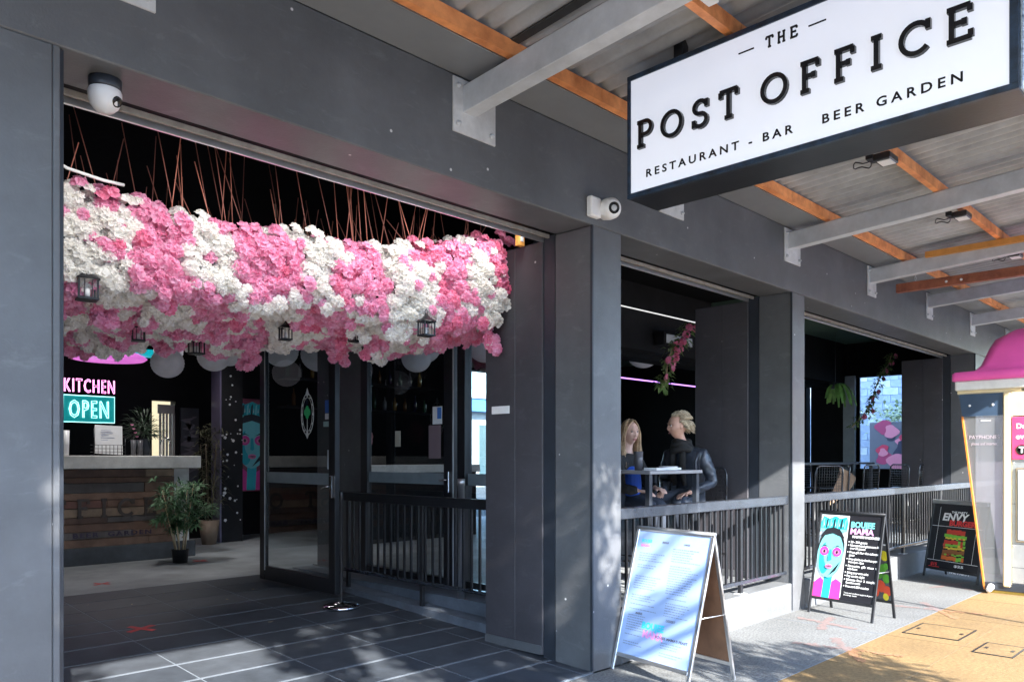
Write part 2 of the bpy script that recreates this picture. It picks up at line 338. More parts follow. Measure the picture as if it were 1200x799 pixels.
# ================================================================== PORCH FLOOR (ramp)
def rz(y): return .012+.215*min(max(y, 0), 4.7)/4.7
pf = MB(); X0, X1 = .9, 4.75
pf.add([(X0, 0, -.1), (X1, 0, -.1), (X1, 4.62, -.1), (X0, 4.62, -.1), (X0, 0, rz(0)-.0025), (X1, 0, rz(0)-.0025), (X1, 4.62, rz(4.62)-.0025), (X0, 4.62, rz(4.62)-.0025)],
       [(3, 2, 1, 0), (4, 5, 6, 7), (0, 1, 5, 4), (1, 2, 6, 5), (2, 3, 7, 6), (3, 0, 4, 7)])
pf = pf.build('porch_floor', M['grout'], None, 'structure')
TW, TD = .67, .385; gx = .011
slope = .215/4.7
for j in range(12):
    gy = .030 if j < 9 else .010
    y0 = j*TD+gy/2; y1 = (j+1)*TD-gy/2
    for i in range(-1, 6):
        x0 = max(X0+.0, 2.19+(i-2)*TW+gx/2); x1 = min(4.42, 2.19+(i-1)*TW-gx/2)
        if x1-x0 < .05: continue
        dz = random.uniform(-.0008, .0008)
        mb = MB(); b = .002
        a = [(x0, y0), (x1, y0), (x1, y1), (x0, y1)]; c = [(x0+b, y0+b), (x1-b, y0+b), (x1-b, y1-b), (x0+b, y1-b)]
        mb.add([(x, y, rz(y)-.01) for x, y in a]+[(x, y, rz(y)+dz-b) for x, y in a]+[(x, y, rz(y)+dz) for x, y in c],
               [(8, 9, 10, 11)]+[(k, (k+1) % 4, 4+(k+1) % 4, 4+k) for k in range(4)]+[(4+k, 4+(k+1) % 4, 8+(k+1) % 4, 8+k) for k in range(4)])
        mb.build('floor_tile', M['tile'] if random.random() < .6 else M['tile2'], pf)
fl = struct('interior_floor', M['conc'], (-6, 16.2, 4.62, 9.2, -.1, .222))
struct('dining_floor', M['conc'], (4.86, 16.2, .30, 4.62, -.1, .28))
struct('dining_floor', MATS['dark_kerb'] if 'dark_kerb' in MATS else mat('dark_kerb', (.13, .15, .18), .6, 0, .2, 8, .15), (4.602, 4.859, 1.10, 4.619, .0, .262))
def tape(x, y, z, l, wd, a, label):
    mb = MB()
    for k in (0, 1):
        c, s = math.cos(a+k*math.pi/2), math.sin(a+k*math.pi/2)
        q = [(-l, -wd), (-l*.3, -wd*.8), (l, -wd), (l*.94, wd), (0, wd*.9), (-l, wd)]
        mb.poly([(x+c*u-s*v, y+s*u+c*v, (rz(y+s*u+c*v) if y < 4.6 else z)+.003+k*.0008) for u, v in q])
    tag(mb.build('tape_cross', M['red'], None), label, 'floor marking', 'red crosses on the floor')
tape(2.36, 3.02, 0, .13, .028, .45, 'bright red cross stuck on the dark porch tiles at the left')
tape(2.75, 5.15, .222, .1, .02, .5, 'faded red cross on the concrete floor before the counter')
tape(4.22, 6.2, .222, .12, .02, .4, 'dull red cross on the concrete beside the potted bamboo')
LEAFP = ['mid porch, ninth row', 'middle of the porch', 'close before the glass door', 'beyond the bright red cross', 'by the wall panel at the right', 'nearest the street in the middle', 'against the kerb under the railing', 'at the far edge', 'farthest left']
for (x, y, s) in [(3.35, 3.62, .022), (3.25, 2.6, .03), (3.75, 3.9, .02), (2.6, 3.9, .012), (4.2, 1.8, .02), (3.6, 2.2, .015), (4.33, 2.3, .03), (3.0, 4.2, .014), (2.3, 4.1, .012)]:
    mb = MB(); pts = [(x+s*math.cos(a)*random.uniform(.5, 1), y+s*.7*math.sin(a), rz(y)+.004+random.random()*.008) for a in [k*1.05 for k in range(6)]]
    mb.poly(pts); tag(mb.build('fallen_leaf', flat((.35, .28, .18), .8)), 'tiny curled dry leaf on the porch tiles, ' + LEAFP.pop(0), 'leaf', 'dry leaves on the porch tiles')

# ================================================================== FACADE
fac = thing('restaurant_building', 'dark blue-grey painted restaurant front with square columns, deep lintel and three open bays', 'building', (0, 0, 0))
LB, LT = 3.128, 3.735
box('lintel', M['wall'], (-6, 40, 0, .34, LB, LT), .006, fac)
box('upper_wall', M['wall'], (-6, 40, .05, .34, LT+.001, 6.5), 0, fac)
COLS = [(-6, .925), (4.285, 4.62), (7.38, 7.665), (13.7, 14.1)]
for i, (a, b) in enumerate(COLS):
    c = box('column', M['wall'], (a, b, 0, .347, -.05, LB-.001), .006, fac)
    if i: box('corner_trim', M['trim'], (a-.006, a+.006, -.006, .014, .02, LB-.002), 0, c)
    for x in ([b+.0] if i == 0 else []):
        box('corner_trim', M['wall'], (b+.001, b+.026, .002, .05, .0, LB-.002), .003, c)
        box('corner_trim', M['trim'], (b+.027, b+.044, .02, .10, .0, LB-.002), .002, c)
box('wall_skirting', M['wall'], (-6, -.0, -.012, -.001, 0, .1), 0, fac)
box('lower_facade_wall', M['wall'], (14.1, 40, .02, .34, -.05, LB-.001), 0, fac)
for (xa, xb) in ((.925, 4.285), (4.62, 7.38), (7.665, 13.7)):
    box('head_recess', M['dark'], (xa, xb, .341, .47, LB+.03, LT), 0, fac)
    t = box('sliding_track', mat('track_timber', (.34, .31, .27), .6, .2, .25, 12), (xa, xb, .40, .42, LB-.016, LB+.012), .002, fac)
    box('sliding_track', M['alu'], (xa, xb, .455, .47, LB-.035, LB-.0), .002, fac)
# folded wall panels at the right side of each bay
for (xb, zf) in ((4.285, rz(.8)), (7.38, .281), (13.7, .281)):
    box('recess_channel', M['trim'], (xb+.0, xb+.05, .348, .46, .0, 3.13), 0, fac)
    box('folded_wall_panel', M['wallwarm'], (xb-.012, xb+.13, .461, .745, zf+.004, 3.10), .004, fac)
    box('folded_wall_panel', M['wallwarm'], (xb-.008, xb+.13, .748, 1.075, zf+.012, 3.10), .004, fac)
    box('panel_skirting', M['wall'], (xb-.02, xb-.013, .47, 1.07, zf+.004, zf+.07), 0, fac)
# kerb walls in bays 2 and 3
box('kerb_wall', M['kerbc'], (4.62, 7.38, .0, .30, -.05, .281), .008, fac)
box('kerb_wall', M['kerbc'], (7.665, 13.7, .0, .30, -.05, .281), .008, fac)
box('side_kerb', M['kerbc'], (4.43, 4.62, .348, 1.09, -.05, .10), .004, fac)
mb = MB(); mb.add([(4.425, 1.08, .0), (4.60, 1.08, .0), (4.60, 4.6, .0), (4.425, 4.6, .0), (4.425, 1.08, .135), (4.60, 1.08, .135), (4.60, 4.6, .255), (4.425, 4.6, .255)],
   [(3, 2, 1, 0), (4, 5, 6, 7), (0, 1, 5, 4), (1, 2, 6, 5), (2, 3, 7, 6), (3, 0, 4, 7)]); mb.build('porch_edge_kerb', mat('dark_kerb', (.13, .15, .18), .6, 0, .2, 8, .15), fac)
# ---- interior shell
CZ = 3.9
inn = [('interior_ceiling', mat('ceiling_black', (.006, .006, .007), .8), (-6, 10.8, .47, 9.2, CZ, CZ+.1)), ('interior_ceiling', M['greenc'], (10.801, 16.2, .47, 12, CZ-.1, CZ+.1)),
 ('back_wall', M['dark'], (-6, 4.70, 9.0, 9.2, .2, CZ)), ('back_wall', M['dark'], (5.06, 11.1, 9.0, 9.2, .2, CZ)), ('back_wall', M['dark'], (13.2, 16.2, 9.0, 9.2, .2, CZ)),
 ('back_wall', M['dark'], (4.70, 5.06, 9.0, 9.2, 2.40, CZ)), ('back_wall', M['dark'], (11.1, 13.2, 9.0, 9.2, 3.4, CZ)),
 ('left_wall', M['dark'], (-6.2, -6, .35, 9.2, 0, CZ)),
 ('end_wall', M['dark'], (16, 16.2, .34, 1.55, 0, CZ)), ('end_wall', M['dark'], (16, 16.2, 1.55, 2.70, 3.12, CZ)), ('end_wall', M['dark'], (16, 16.2, 2.70, 3.62, 0, CZ)),
 ('end_wall', M['dark'], (16, 16.2, 3.72, 9.2, 0, CZ)), ('end_wall', M['dark'], (16, 16.2, 3.62, 3.72, 3.0, CZ)), ('end_wall', M['dark'], (16, 16.2, 1.55, 2.70, .0, 1.30))]
for n, m, a in inn: struct(n, m, a)
struct('bulkhead', M['darkg'], (4.9, 16, 2.9, 3.1, 3.0, CZ)); struct('bulkhead', M['dark'], (4.9, 16, 3.1, 3.4, 2.92, 3.0))
struct('jamb', mat('pale_jamb', (.32, .35, .38), .6), (15.94, 16.24, 2.70, 2.93, .2, 3.15))
tag(box('light_tube', mat('tube_white', (.7, .7, .7), .4, emit=(1, 1, 1), es=.08), (5.2, 12.0, 2.78, 2.792, 3.5, 3.514)), 'thin pale horizontal conduit high inside the middle bay', 'conduit')
tag(box('light_tube', mat('tube_violet', (.3, .1, .5), .4, emit=(.45, .2, .8), es=.35), (8.0, 14.5, 5.0, 5.02, 2.93, 2.95)), 'thin violet light strip deep inside the middle bay', 'light strip')
t = thing('added_canopy_strip', 'unseen LED strip added behind the lintel to brighten the flower canopy', 'added light', (2.65, .50, 3.225)); box('channel', M['galv'], (-1.5, 1.5, -.012, .012, 0, .012), 0, t); box('diffuser', mat('added_strip_diffuser', (.9, .9, .9), .4, emit=(1, .98, .95), es=.035), (-1.49, 1.49, -.009, .009, -.004, -.0005), 0, t)  # made-up strip, hidden behind the lintel to brighten the blossoms
l = bpy.data.lights.new('added_canopy_lamp', 'AREA'); l.shape = 'RECTANGLE'; l.size = 3.0; l.size_y = .02; l.spread = R(110); l.energy = 1.5; l.color = (1, .97, .94); o = bpy.data.objects.new('lamp', l); col.objects.link(o); o.parent = t; o.location = (0, .016, -.012); o.rotation_euler = (R(50), 0, 0)
def downlight(x, y, z, e, label):  # ceiling lamps added to brighten the dark interior
    t = thing('downlight', label, 'downlight', (x, y, z), 0, 'small added downlights in the black ceiling'); MB().lathe([(0, 0), (.045, 0), (.055, -.01), (.055, .02), (0, .02)], (0, 0, 0), 14).build('trim_ring', M['black'], t)
    MB().lathe([(0, -.002), (.035, -.002), (.035, -.006), (0, -.006)], (0, 0, 0), 12).build('lens', mat('lamp_lens', (.9, .9, .85), .4, emit=(1, .95, .85), es=2.0), t)
    l = bpy.data.lights.new('added_fill_lamp', 'SPOT'); l.energy = e; l.spot_size = R(100); l.spot_blend = .6; l.shadow_soft_size = .15; l.color = (1, .97, .95); o = bpy.data.objects.new('lamp', l); col.objects.link(o); o.parent = t; o.location = (0, 0, -.03)
downlight(3.4, 6.2, 3.75, 17, 'added downlight over the floor before the counter'); downlight(4.9, 7.4, 3.75, 7, 'added downlight beyond the end of the bar counter'); downlight(7.0, 5.4, 3.75, 7, 'added downlight behind the glazed partition')
downlight(11.5, 2.2, 3.7, 7, 'added downlight over the right-hand bay')
# wall heater
t = thing('ceiling_heater', 'grey rectangular heater on the bulkhead in the middle bay', 'heater', (9.6, 2.75, 3.16)); box('casing', M['darkg'], (-.38, .38, -.05, .12, -.08, .1), .01, t); box('grille', M['galv'], (-.33, .33, -.056, -.05, -.05, .07), 0, t)
# ================================================================== AWNING
aw = thing('street_awning', 'grey corrugated metal street awning on steel brackets with orange timber purlins', 'awning', (0, 0, 0))
SL = .060; OUT = -3.65
def az(y, z0): return z0 + SL*(-y)
box('flashing_panel', M['flash'], (-6, 30, -.33, -.001, 3.735, 3.742), 0, aw); box('flashing_edge', M['alu'], (-6, 30, -.335, -.3305, 3.730, 3.745), 0, aw)
def sloped(mb, x0, x1, y0, y1, za, zb, mi=0):     # box following the awning slope
    vs = [(x, y, az(y, z)) for z in (za, zb) for y in (y1, y0) for x in (x0, x1)]
    mb.add(vs, [(0, 2, 3, 1), (4, 5, 7, 6), (0, 1, 5, 4), (2, 6, 7, 3), (0, 4, 6, 2), (1, 3, 7, 5)], mi)
bx = [-.95, 1.10, 3.12, 5.22, 7.33, 9.40, 11.47, 13.5, 15.6, 17.7, 19.8]
for i, x in enumerate(bx):
    mb = MB(); Z0, Z1 = 3.525, 3.69; b = .012
    ys = [-.012, OUT+.02]; prof = [(-.05, Z0+.004), (-.046, Z0), (.046, Z0), (.05, Z0+.004), (.05, Z1-b), (.05-b, Z1), (-.05+b, Z1), (-.05, Z1-b)]
    vs = [(x+px, y, az(y, pz)) for y in ys for px, pz in prof]; n = len(prof)
    mb.add(vs, [(k, (k+1) % n, n+(k+1) % n, n+k) for k in range(n)]+[tuple(range(n))[::-1], tuple(range(n, 2*n))])
    be = mb.build('steel_bracket_beam', M['galv'], aw)
    w0, w1, p0 = (-.125, .215, 3.40) if i < 5 else (-.10, .16, 3.38)
    box('mounting_plate', M['plate'], (x+w0, x+w1, -.012, 0.0, p0, 3.72), .002, be)
    for (bx_, bz) in ((w0+.035, p0+.05), (w1-.035, p0+.05), (w0+.035, 3.67)):
        MB().lathe([(0, 0), (.016, 0), (.016, .01), (.009, .012), (.009, .022), (0, .022)], (0, 0, 0), 6, mx=Matrix.Translation((x+bx_, -.012, bz)) @ Matrix.Rotation(R(90), 4, 'X')).build('bolt', M['galv'], be)
for k, (y, z) in enumerate(((-.365, 3.712), (-1.32, 3.69), (-2.35, 3.69), (-3.3, 3.69))):
    # purlins run along the facade in lengths
    for a, b in ((-2, 3.9), (3.9, 9.4), (9.4, 15.6), (15.6, 20)):
        mb = MB(); sloped(mb, a+.002, b-.002, y-.0225, y+.0225, z+.001, z+.085); mb.build('purlin', M['timber'], aw)
# corrugated sheets
SH = .76
for i in range(30):
    x0 = -2.2+i*SH; nx = 60; mb = MB(); ys = [-.02, OUT-.05]
    vs = []
    for y in ys:
        for k in range(nx+1): vs.append((x0+k*SH/nx, y, az(y, 3.828)+.022*math.sin(2*math.pi*k/10)+(.002 if i % 2 else 0)))
    mb.add(vs, [(k, k+1, nx+2+k, nx+1+k) for k in range(nx)], 0, True)
    if i % 3 == 1: sloped(mb, x0-.03, x0+.03, OUT, -.05, 3.792, 3.803, 1)
    mb.build('roof_sheet', [M['sheet'], M['sheetdark']], aw)
box('top_sheeting', M['sheet'], (-2.2, 20.6, OUT, .04, 4.10, 4.105), 0, aw)
box('gutter_fascia', M['flash'], (-2.2, 20.6, OUT-.14, OUT-.02, 3.725, 4.11), .01, aw)
# timber plank along the fourth beam and hanging plank on chains
box('timber_batten', mat('bright_timber', (.60, .27, .06), .5, 0, .15, 8), (9.29, 9.345, -3.4, -.62, 3.70, 3.76), 0, aw)
hp = thing('hanging_timber', 'red-brown timber plank hanging level from a short chain below the awning', 'plank', (9.62, 0, 3.46))
box('plank', M['jarrah'], (-.035, .035, -3.3, -.22, -.045, .055), .003, hp)
for y in (-.42, -2.9):
    mb = MB()
    for k in range(6):
        z = .06+k*.034; a = math.pi/2*(k % 2); pts = [Vector((.009*math.cos(t)*math.cos(a)-.0+0, y+.009*math.cos(t)*math.sin(a), z+.021*math.sin(t))) for t in [j*math.pi/4 for j in range(9)]]
        mb.tube(pts, .003, 5)
    mb.build('chain', M['galv'], hp)
for y in (-.75, -.9, -1.6): MB().lathe([(0, 0), (.014, 0), (.014, .006), (0, .006)], (0, 0, 0), 8, mx=Matrix.Translation((-.036, y, 0)) @ Matrix.Rotation(R(-90), 4, 'Y')).build('screw_cap', M['white'], hp)

# ================================================================== HANGING SIGN
sg = thing('hanging_sign', 'white box sign reading THE POST OFFICE with black raised slab letters, hung under the awning', 'sign', (3.79, 0, 0))
ya, yb, za_, zb_ = -.67, -2.66, 3.03, 3.75; TH = .30
mb = MB(); mb.box(.006, TH, yb, ya, za_, zb_, .004); mb.build('sign_case', mat('sign_case_black', (.02, .022, .026), .3, .2, .3, 6, .05), sg)
fr = .028
mb = MB()
for a in ((yb, ya, za_, za_+fr), (yb, ya, zb_-fr, zb_), (yb, yb+fr*1.3, za_+fr, zb_-fr), (ya-fr*.8, ya, za_+fr, zb_-fr)): mb.box(-.012, .012, a[0], a[1], a[2], a[3], .002)
mb.build('sign_frame', M['blueink'], sg)
box('sign_end_plate', mat('chipped_blue', (.05, .12, .25), .5, 0, .6, 45, c2=(.35, .42, .5)), (.0, TH+.01, yb-.012, yb-.001, za_, zb_), .002, sg)
box('sign_face', M['signface'], (-.002, .004, yb+fr, ya-fr*.6, za_+fr*.8, zb_-fr*.8), 0, sg)
mxs = frame_mx((-.003, 0, 0), (0, -1, 0), (0, 0, 1))     # local x along -y, y up, normal -x
def sm(a, b, off=0): return mxs @ Matrix.Translation((a, b, off))
slab_word('POST', .148, .65, sm(.748, 3.307), M['ink'], sg, .15, .022)
slab_word('OFFICE', .148, .975, sm(1.525, 3.303), M['ink'], sg, .15, .022)
slab_word('THE', .055, .172, sm(1.541, 3.605), M['ink'], sg, .17, .006)
for a in (1.388, 1.766): MB().box(a, a+.087, 3.627, 3.634, 0, .004, mx=mxs).build('dash', M['ink'], sg)
put_text('small_lettering', 'RESTAURANT - BAR', .062, M['ink'], sm(.797, 3.131), sg, .002, 'LEFT', 1.5, 0, .885, .0012, True)
put_text('small_lettering', 'BEER GARDEN', .062, M['ink'], sm(1.83, 3.131), sg, .002, 'LEFT', 1.5, 0, .615, .0012, True)
box('hanger_post', M['black'], (.10, .16, -.98, -.92, zb_, 3.95), 0, sg); box('hanger_post', M['black'], (.10, .16, -2.4, -2.34, zb_, 3.95), 0, sg)
# floodlights on the second purlin
def flood(x, y, label):
    t = thing('floodlight', label, 'floodlight', (x, y, 3.70), 0, 'small floodlights on the purlins')
    box('housing', M['black'], (-.09, .09, -.14, -.02, -.02, .03), .006, t); box('lens', M['white'], (-.06, .06, -.13, -.04, -.026, -.0205), 0, t)
    box('bracket', M['black'], (-.10, .02, -.02, .03, .0, .04), .003, t)
    mb = MB(); mb.tube([(-.1+.07*math.cos(a), .05+.06*math.sin(a), -.035+.012*math.sin(3*a)) for a in [k*.45 for k in range(15)]], .005, 5); mb.build('cable', M['black'], t)
flood(6.05, -1.26, 'black floodlight on the orange purlin just below the hanging sign'); flood(7.95, -1.26, 'black floodlight on the orange purlin farther right')
flood(9.9, -1.26, 'black floodlight at the right edge under the awning')
t = thing('junction_box', 'small white box on the purlin above the hanging sign', 'junction box', (3.42, -1.42, 3.78)); box('lid', M['white'], (-.06, .06, -.03, .03, -.03, .0), .004, t); box('base', M['white'], (-.055, .055, -.025, .025, .0, .03), 0, t)

# ================================================================== CCTV cameras
t = thing('security_camera', 'white dome camera with black mount under the lintel at the far left', 'camera', (1.17, .17, LB-.001), 0, 'security cameras')
MB().lathe([(0, 0), (.066, 0), (.064, -.035), (.06, -.045), (0, -.045)], (0, 0, 0), 24).build('mount', M['trim'], t)
MB().lathe([(.064, -.046), (.068, -.055), (.066, -.085), (.055, -.115), (.035, -.135), (0, -.142)], (0, 0, 0), 24).build('dome', M['white'], t)
mxl = Matrix.Translation((.03, -.045, -.098)) @ Matrix.Rotation(R(125), 4, 'X') @ Matrix.Rotation(R(25), 4, 'Y'); MB().lathe([(0, .006), (.016, .008), (.022, .012), (.024, .0), (.024, -.01)], (0, 0, 0), 18, mx=mxl).build('lens', M['ink'], t)
t = thing('security_camera', 'white turret camera on the corner of the lintel above the second column', 'camera', (4.30, 0, 3.24), 0, 'security cameras')
box('bracket', M['white'], (-.085, .03, -.05, 0, -.07, .07), .01, t)
mxl = Matrix.Translation((.075, -.085, .0)) @ Matrix.Rotation(R(-25), 4, 'Z') @ Matrix.Rotation(R(100), 4, 'X')
MB().lathe([(.07, -.08), (.075, -.02), (.072, .03), (.055, .055), (.045, .06), (.0, .06)], (0, 0, 0), 24, mx=mxl).build('housing', M['white'], t)
MB().lathe([(.040, .055), (.040, .066), (.034, .068), (.034, .062), (0, .062)], (0, 0, 0), 20, mx=mxl).build('lens', M['ink'], t); MB().lathe([(.022, .060), (.020, .067), (.0, .069)], (0, 0, 0), 16, mx=mxl).build('lens_ring', M['galv'], t)
t = thing('security_camera', 'small pale box camera under the ceiling in the right-hand bay', 'camera', (13.6, 1.4, 3.72), R(-45), 'security cameras')
box('housing', M['white'], (-.1, .1, -.14, .1, -.06, .05), .02, t); MB().lathe([(0, .0), (.035, .0), (.035, -.01)], (0, 0, 0), 14, mx=Matrix.Translation((.04, -.15, 0)) @ Matrix.Rotation(R(90), 4, 'X')).build('lens', M['ink'], t)

# ================================================================== RAILINGS
def railing(name_label, p0, p1, zt, zb_, n, posts, group, topm, zf):
    t = thing('railing', name_label, 'railing', (p0[0], p0[1], 0), math.atan2(p1[1]-p0[1], p1[0]-p0[0]), group); L = math.hypot(p1[0]-p0[0], p1[1]-p0[1])
    box('top_rail', topm, (0, L, -.035, .035, zt-.085, zt), .006, t)
    box('bottom_rail', M['rail'], (0, L, -.018, .018, zb_-.02, zb_+.012), .003, t)
    me = MB().box(-.009, .009, -.009, .009, zb_+.012, zt-.085).mesh('baluster', M['black'])
    for i in range(n):
        o = link('baluster', me, t); o.location = ((i+.5)*L/n, 0, 0)
    for x in posts:
        box('post', M['black'], (x-.02, x+.02, -.016, .016, zf, zt-.086), .002, t); box('post_foot', M['galv'], (x-.05, x+.05, -.04, .04, zf, zf+.008), 0, t)
    return t
railing('black railing on the concrete ledge of the middle bay in front of the two women', (4.625, .06), (7.36, .06), 1.135, .385, 30, (.9, 1.85), 'black baluster railings', M['rail'], .28)
railing('long black railing with sunlit top along the right-hand bay behind the sandwich boards', (7.67, .06), (13.69, .06), 1.135, .385, 64, (1.5, 3.0, 4.5), 'black baluster railings', M['rail'], .28)
railing('dark railing inside the porch between the glass door and the wall panel', (4.47, 1.09), (4.47, 3.35), 1.16, .385, 22, (1.02, 2.2), 'black baluster railings', M['black'], .14)

# ================================================================== GLASS DOOR and side partition
gd = thing('glass_door', 'tall open glass door in a black frame with a round green emblem', 'door', (4.05, 0, 0))
y0, y1, zb0, zt0 = 2.84, 4.28, .235, 2.95
box('stile', M['black'], (-.025, .025, y0, y0+.11, zb0, zt0), .003, gd); box('stile', M['black'], (-.025, .025, y1-.10, y1, zb0, zt0), .003, gd)
box('edge_strip', M['galv'], (-.028, -.0255, y1-.118, y1-.1, zb0+.1, zt0), 0, gd)
box('bottom_panel', M['black'], (-.022, .022, y0+.11, y1-.10, zb0, zb0+.14), .002, gd); box('top_rail', M['black'], (-.022, .022, y0+.11, y1-.10, zt0-.1, zt0), .002, gd)
box('glass_pane', M['glassd'], (-.004, .004, y0+.11, y1-.10, zb0+.14, zt0-.1), 0, gd)
box('frosted_band', mat('frosted_band', (.20, .24, .26), .5), (-.007, -.0045, y0+.11, y1-.118, 1.25, 1.36), 0, gd)
h = MB(); h.box(-.05, -.026, y0+.03, y0+.06, 1.13, 1.34, .004); h.tube([(-.05, y0+.045, 1.24), (-.09, y0+.05, 1.24), (-.09, y0+.13, 1.22)], .008, 8); h.build('door_handle', M['chrome'], gd)
e = MB(); mxd = frame_mx((-.0045, 3.36, 1.93), (0, -1, 0), (0, 0, 1))
ribbon(e, arc(0, 0, .115, .20, 0, 345, 23), .010, 0, .001, mxd, True); ribbon(e, arc(0, 0, .09, .165, 0, 345, 23), .005, 0, .0015, mxd, True)
for a in range(0, 360, 30): e.box(-.004, .004, -.012, .012, 0, .002, mx=mxd @ Matrix.Translation((.102*math.cos(R(a)), .182*math.sin(R(a)), 0)) @ Matrix.Rotation(R(a), 4, 'Z'))
for s, z in ((1, .20), (1, -.20)):
    e.poly([(-.03, z, .002), (0, z-.04, .002), (.03, z, .002), (0, z+.06, .002)], 0, mxd)
e.poly([(-.008, -.17, .002), (.008, -.17, .002), (.004, -.02, .002), (-.004, -.02, .002)], 0, mxd)
e.build('emblem_ring', flat((.75, .78, .78)), gd)
g2 = MB(); 
for a in (0, 90, 180, 270): g2.poly([(.028*math.cos(R(a))+.03*math.cos(R(b)), .03*math.sin(R(a))+.035*math.sin(R(b))+.02, .003+a*1e-6) for b in range(0, 360, 30)], 0, mxd)
g2.build('emblem_clover', flat((.05, .62, .22)), gd)
for (a, b, z0, z1, c) in ((y0+.13, y0+.2, 1.93, 2.05, (.03, .12, .45)), (y0+.13, y0+.2, 1.87, 1.925, (.6, .62, .62)), (y0+.125, y0+.23, 1.80, 1.85, (.30, .45, .45)), (y0+.12, y0+.16, 1.40, 1.58, (.5, .6, .68))):
    box('door_sticker', flat(c), (-.0065, -.0042, a, b, z0, z1), 0, gd)
st = thing('queue_post', 'black queue post with a round chrome base beside the glass door', 'post', (4.0, 2.70, rz(2.7)))
MB().lathe([(0, 0), (.165, 0), (.17, .012), (.165, .03), (.12, .045), (.03, .055), (.028, .06), (0, .06)], (0, 0, 0), 32).build('base', M['chrome'], st)
MB().lathe([(.016, .055), (.016, .98), (.02, .985), (.02, 1.05), (.015, 1.065), (0, 1.07)], (0, 0, 0), 20).build('pole', M['black'], st)

pt = thing('glazed_partition', 'dark framed sliding glass screens behind the porch railing', 'glazing', (4.87, 0, 0))
def stile(a, b, m=None, x=.03): return box('frame_stile', m or M['black'], (-x, x, a, b, .28, 3.15), .003, pt)
stile(3.50, 3.62); stile(2.12, 2.25); stile(1.93, 2.04, None, .045); stile(1.08, 1.2)
box('frame_stile', M['galv'], (-.034, -.031, 2.10, 2.118, .3, 3.12), 0, pt)
box('grey_infill_panel', M['wall'], (-.02, .02, 3.62, 4.5, .28, 3.15), .004, pt)
box('frame_head', M['black'], (-.03, .03, 1.08, 4.5, 3.15, CZ), 0, pt); box('frame_sill', M['black'], (-.031, .031, 1.2, 3.5, .28, .37), .002, pt)
for a, b in ((2.25, 3.50), (1.2, 1.93)):
    box('glass_pane', M['glassd'], (-.004, .004, a, b, .37, 3.15), 0, pt); box('frosted_band', MATS['frosted_band'], (-.007, -.0045, a, b, 1.25, 1.36), 0, pt)
mbh = MB(); mbh.box(-.055, -.031, 2.15, 2.175, 1.18, 1.38, .004); mbh.tube([(-.05, 2.16, 1.3), (-.09, 2.16, 1.3), (-.09, 2.24, 1.29)], .008, 8); mbh.build('door_handle', M['chrome'], pt)
for (a, b, z0, z1, c) in ((2.3, 2.44, 1.83, 2.0, (.75, .78, .8)), (2.31, 2.37, 1.88, 1.99, (.05, .2, .6)), (2.95, 3.04, 1.62, 1.78, (.42, .40, .34)), (2.32, 2.5, 1.5, 1.82, (.20, .15, .17))):
    box('window_sticker', flat(c), (-.0066-(.001 if c[2] == .6 else 0), -.0046, a, b, z0, z1), 0, pt)
t = thing('steel_bollard', 'short brushed steel post behind the porch railing', 'post', (4.62, 1.75, .26)); MB().lathe([(0, 0), (.03, 0), (.03, 1.0), (.034, 1.0), (.034, 1.06), (0, 1.06)], (0, 0, 0), 16).build('shaft', M['alu'], t)
tag(box('wall_notice', M['white'], (4.263, 4.272, .80, .99, 1.845, 1.905), .001), 'small white rectangular notice on the dark wall panel', 'notice')

# ================================================================== COUNTER with reclaimed timber front
ct = thing('bar_counter', 'concrete-topped bar counter clad in reclaimed timber planks reading POST OFFICE', 'counter', (0, 0, 0))
box('counter_top', M['slab'], (-.5, 4.47, 6.72, 7.5, 1.375, 1.535), .008, ct)
box('counter_end_pier', M['slab'], (4.16, 4.36, 6.84, 7.4, .35, 1.374), .004, ct)
box('counter_base', mat('dark_plinth', (.06, .065, .07), .7, 0, .45, 3, .2), (-.5, 4.42, 6.78, 7.4, .222, .43), .006, ct)
woods = [((.12, .065, .045), (.16, .09, .06)), ((.10, .085, .08), (.13, .11, .10)), ((.16, .09, .06), (.21, .125, .085)), ((.14, .06, .045), (.18, .08, .06)), ((.20, .135, .09), (.26, .18, .12)), ((.09, .05, .04), (.12, .07, .05))]
box('carcass', M['dark'], (-.5, 4.15, 6.862, 7.38, .431, 1.374), 0, ct)
zz = .432; k = 0; hs = [.10, .085, .10, .075, .11, .095, .085, .12, .07, .095]; 
for hgt in hs:
    xx = -.5
    while xx < 4.15:
        l = random.uniform(.9, 2.2); x1 = min(4.15, xx+l); c = random.choice(woods) if xx > 3.2 else woods[(k*5+2) % 6]
        wm = mat('reclaimed_wood_%s' % 'abcdef'[woods.index(c)], c[0], .75, 0, .25, 4, .25, 18, c2=c[1])
        box('timber_plank', wm, (xx+.002, x1-.002, 6.80-random.uniform(0, .012), 6.86, zz+.003, zz+hgt-.003), .003, ct); xx = x1
    zz += hgt; k += 1
wl = mat('burnt_letter', (.055, .04, .035), .7, 0, .4, 14)
mxc = frame_mx((0, 6.786, 0), (1, 0, 0), (0, 0, 1))
slab_word('OFFICE', .215, 1.50, mxc @ Matrix.Translation((2.42, .79, 0)), wl, ct, .17, .012)
slab_word('POST', .215, .95, mxc @ Matrix.Translation((1.1, .79, 0)), wl, ct, .17, .012)
put_text('small_lettering', 'BEER  GARDEN', .075, mat('violet_letter', (.035, .02, .05), .6), mxc @ Matrix.Translation((2.95, .555, .001)), ct, .004, 'LEFT', 1.3, 0, .9, .002, True)
put_text('small_lettering', 'RESTAURANT - BAR', .075, MATS['violet_letter'], mxc @ Matrix.Translation((1.2, .555, .001)), ct, .004, 'LEFT', 1.3, 0, 1.4, .002, True)
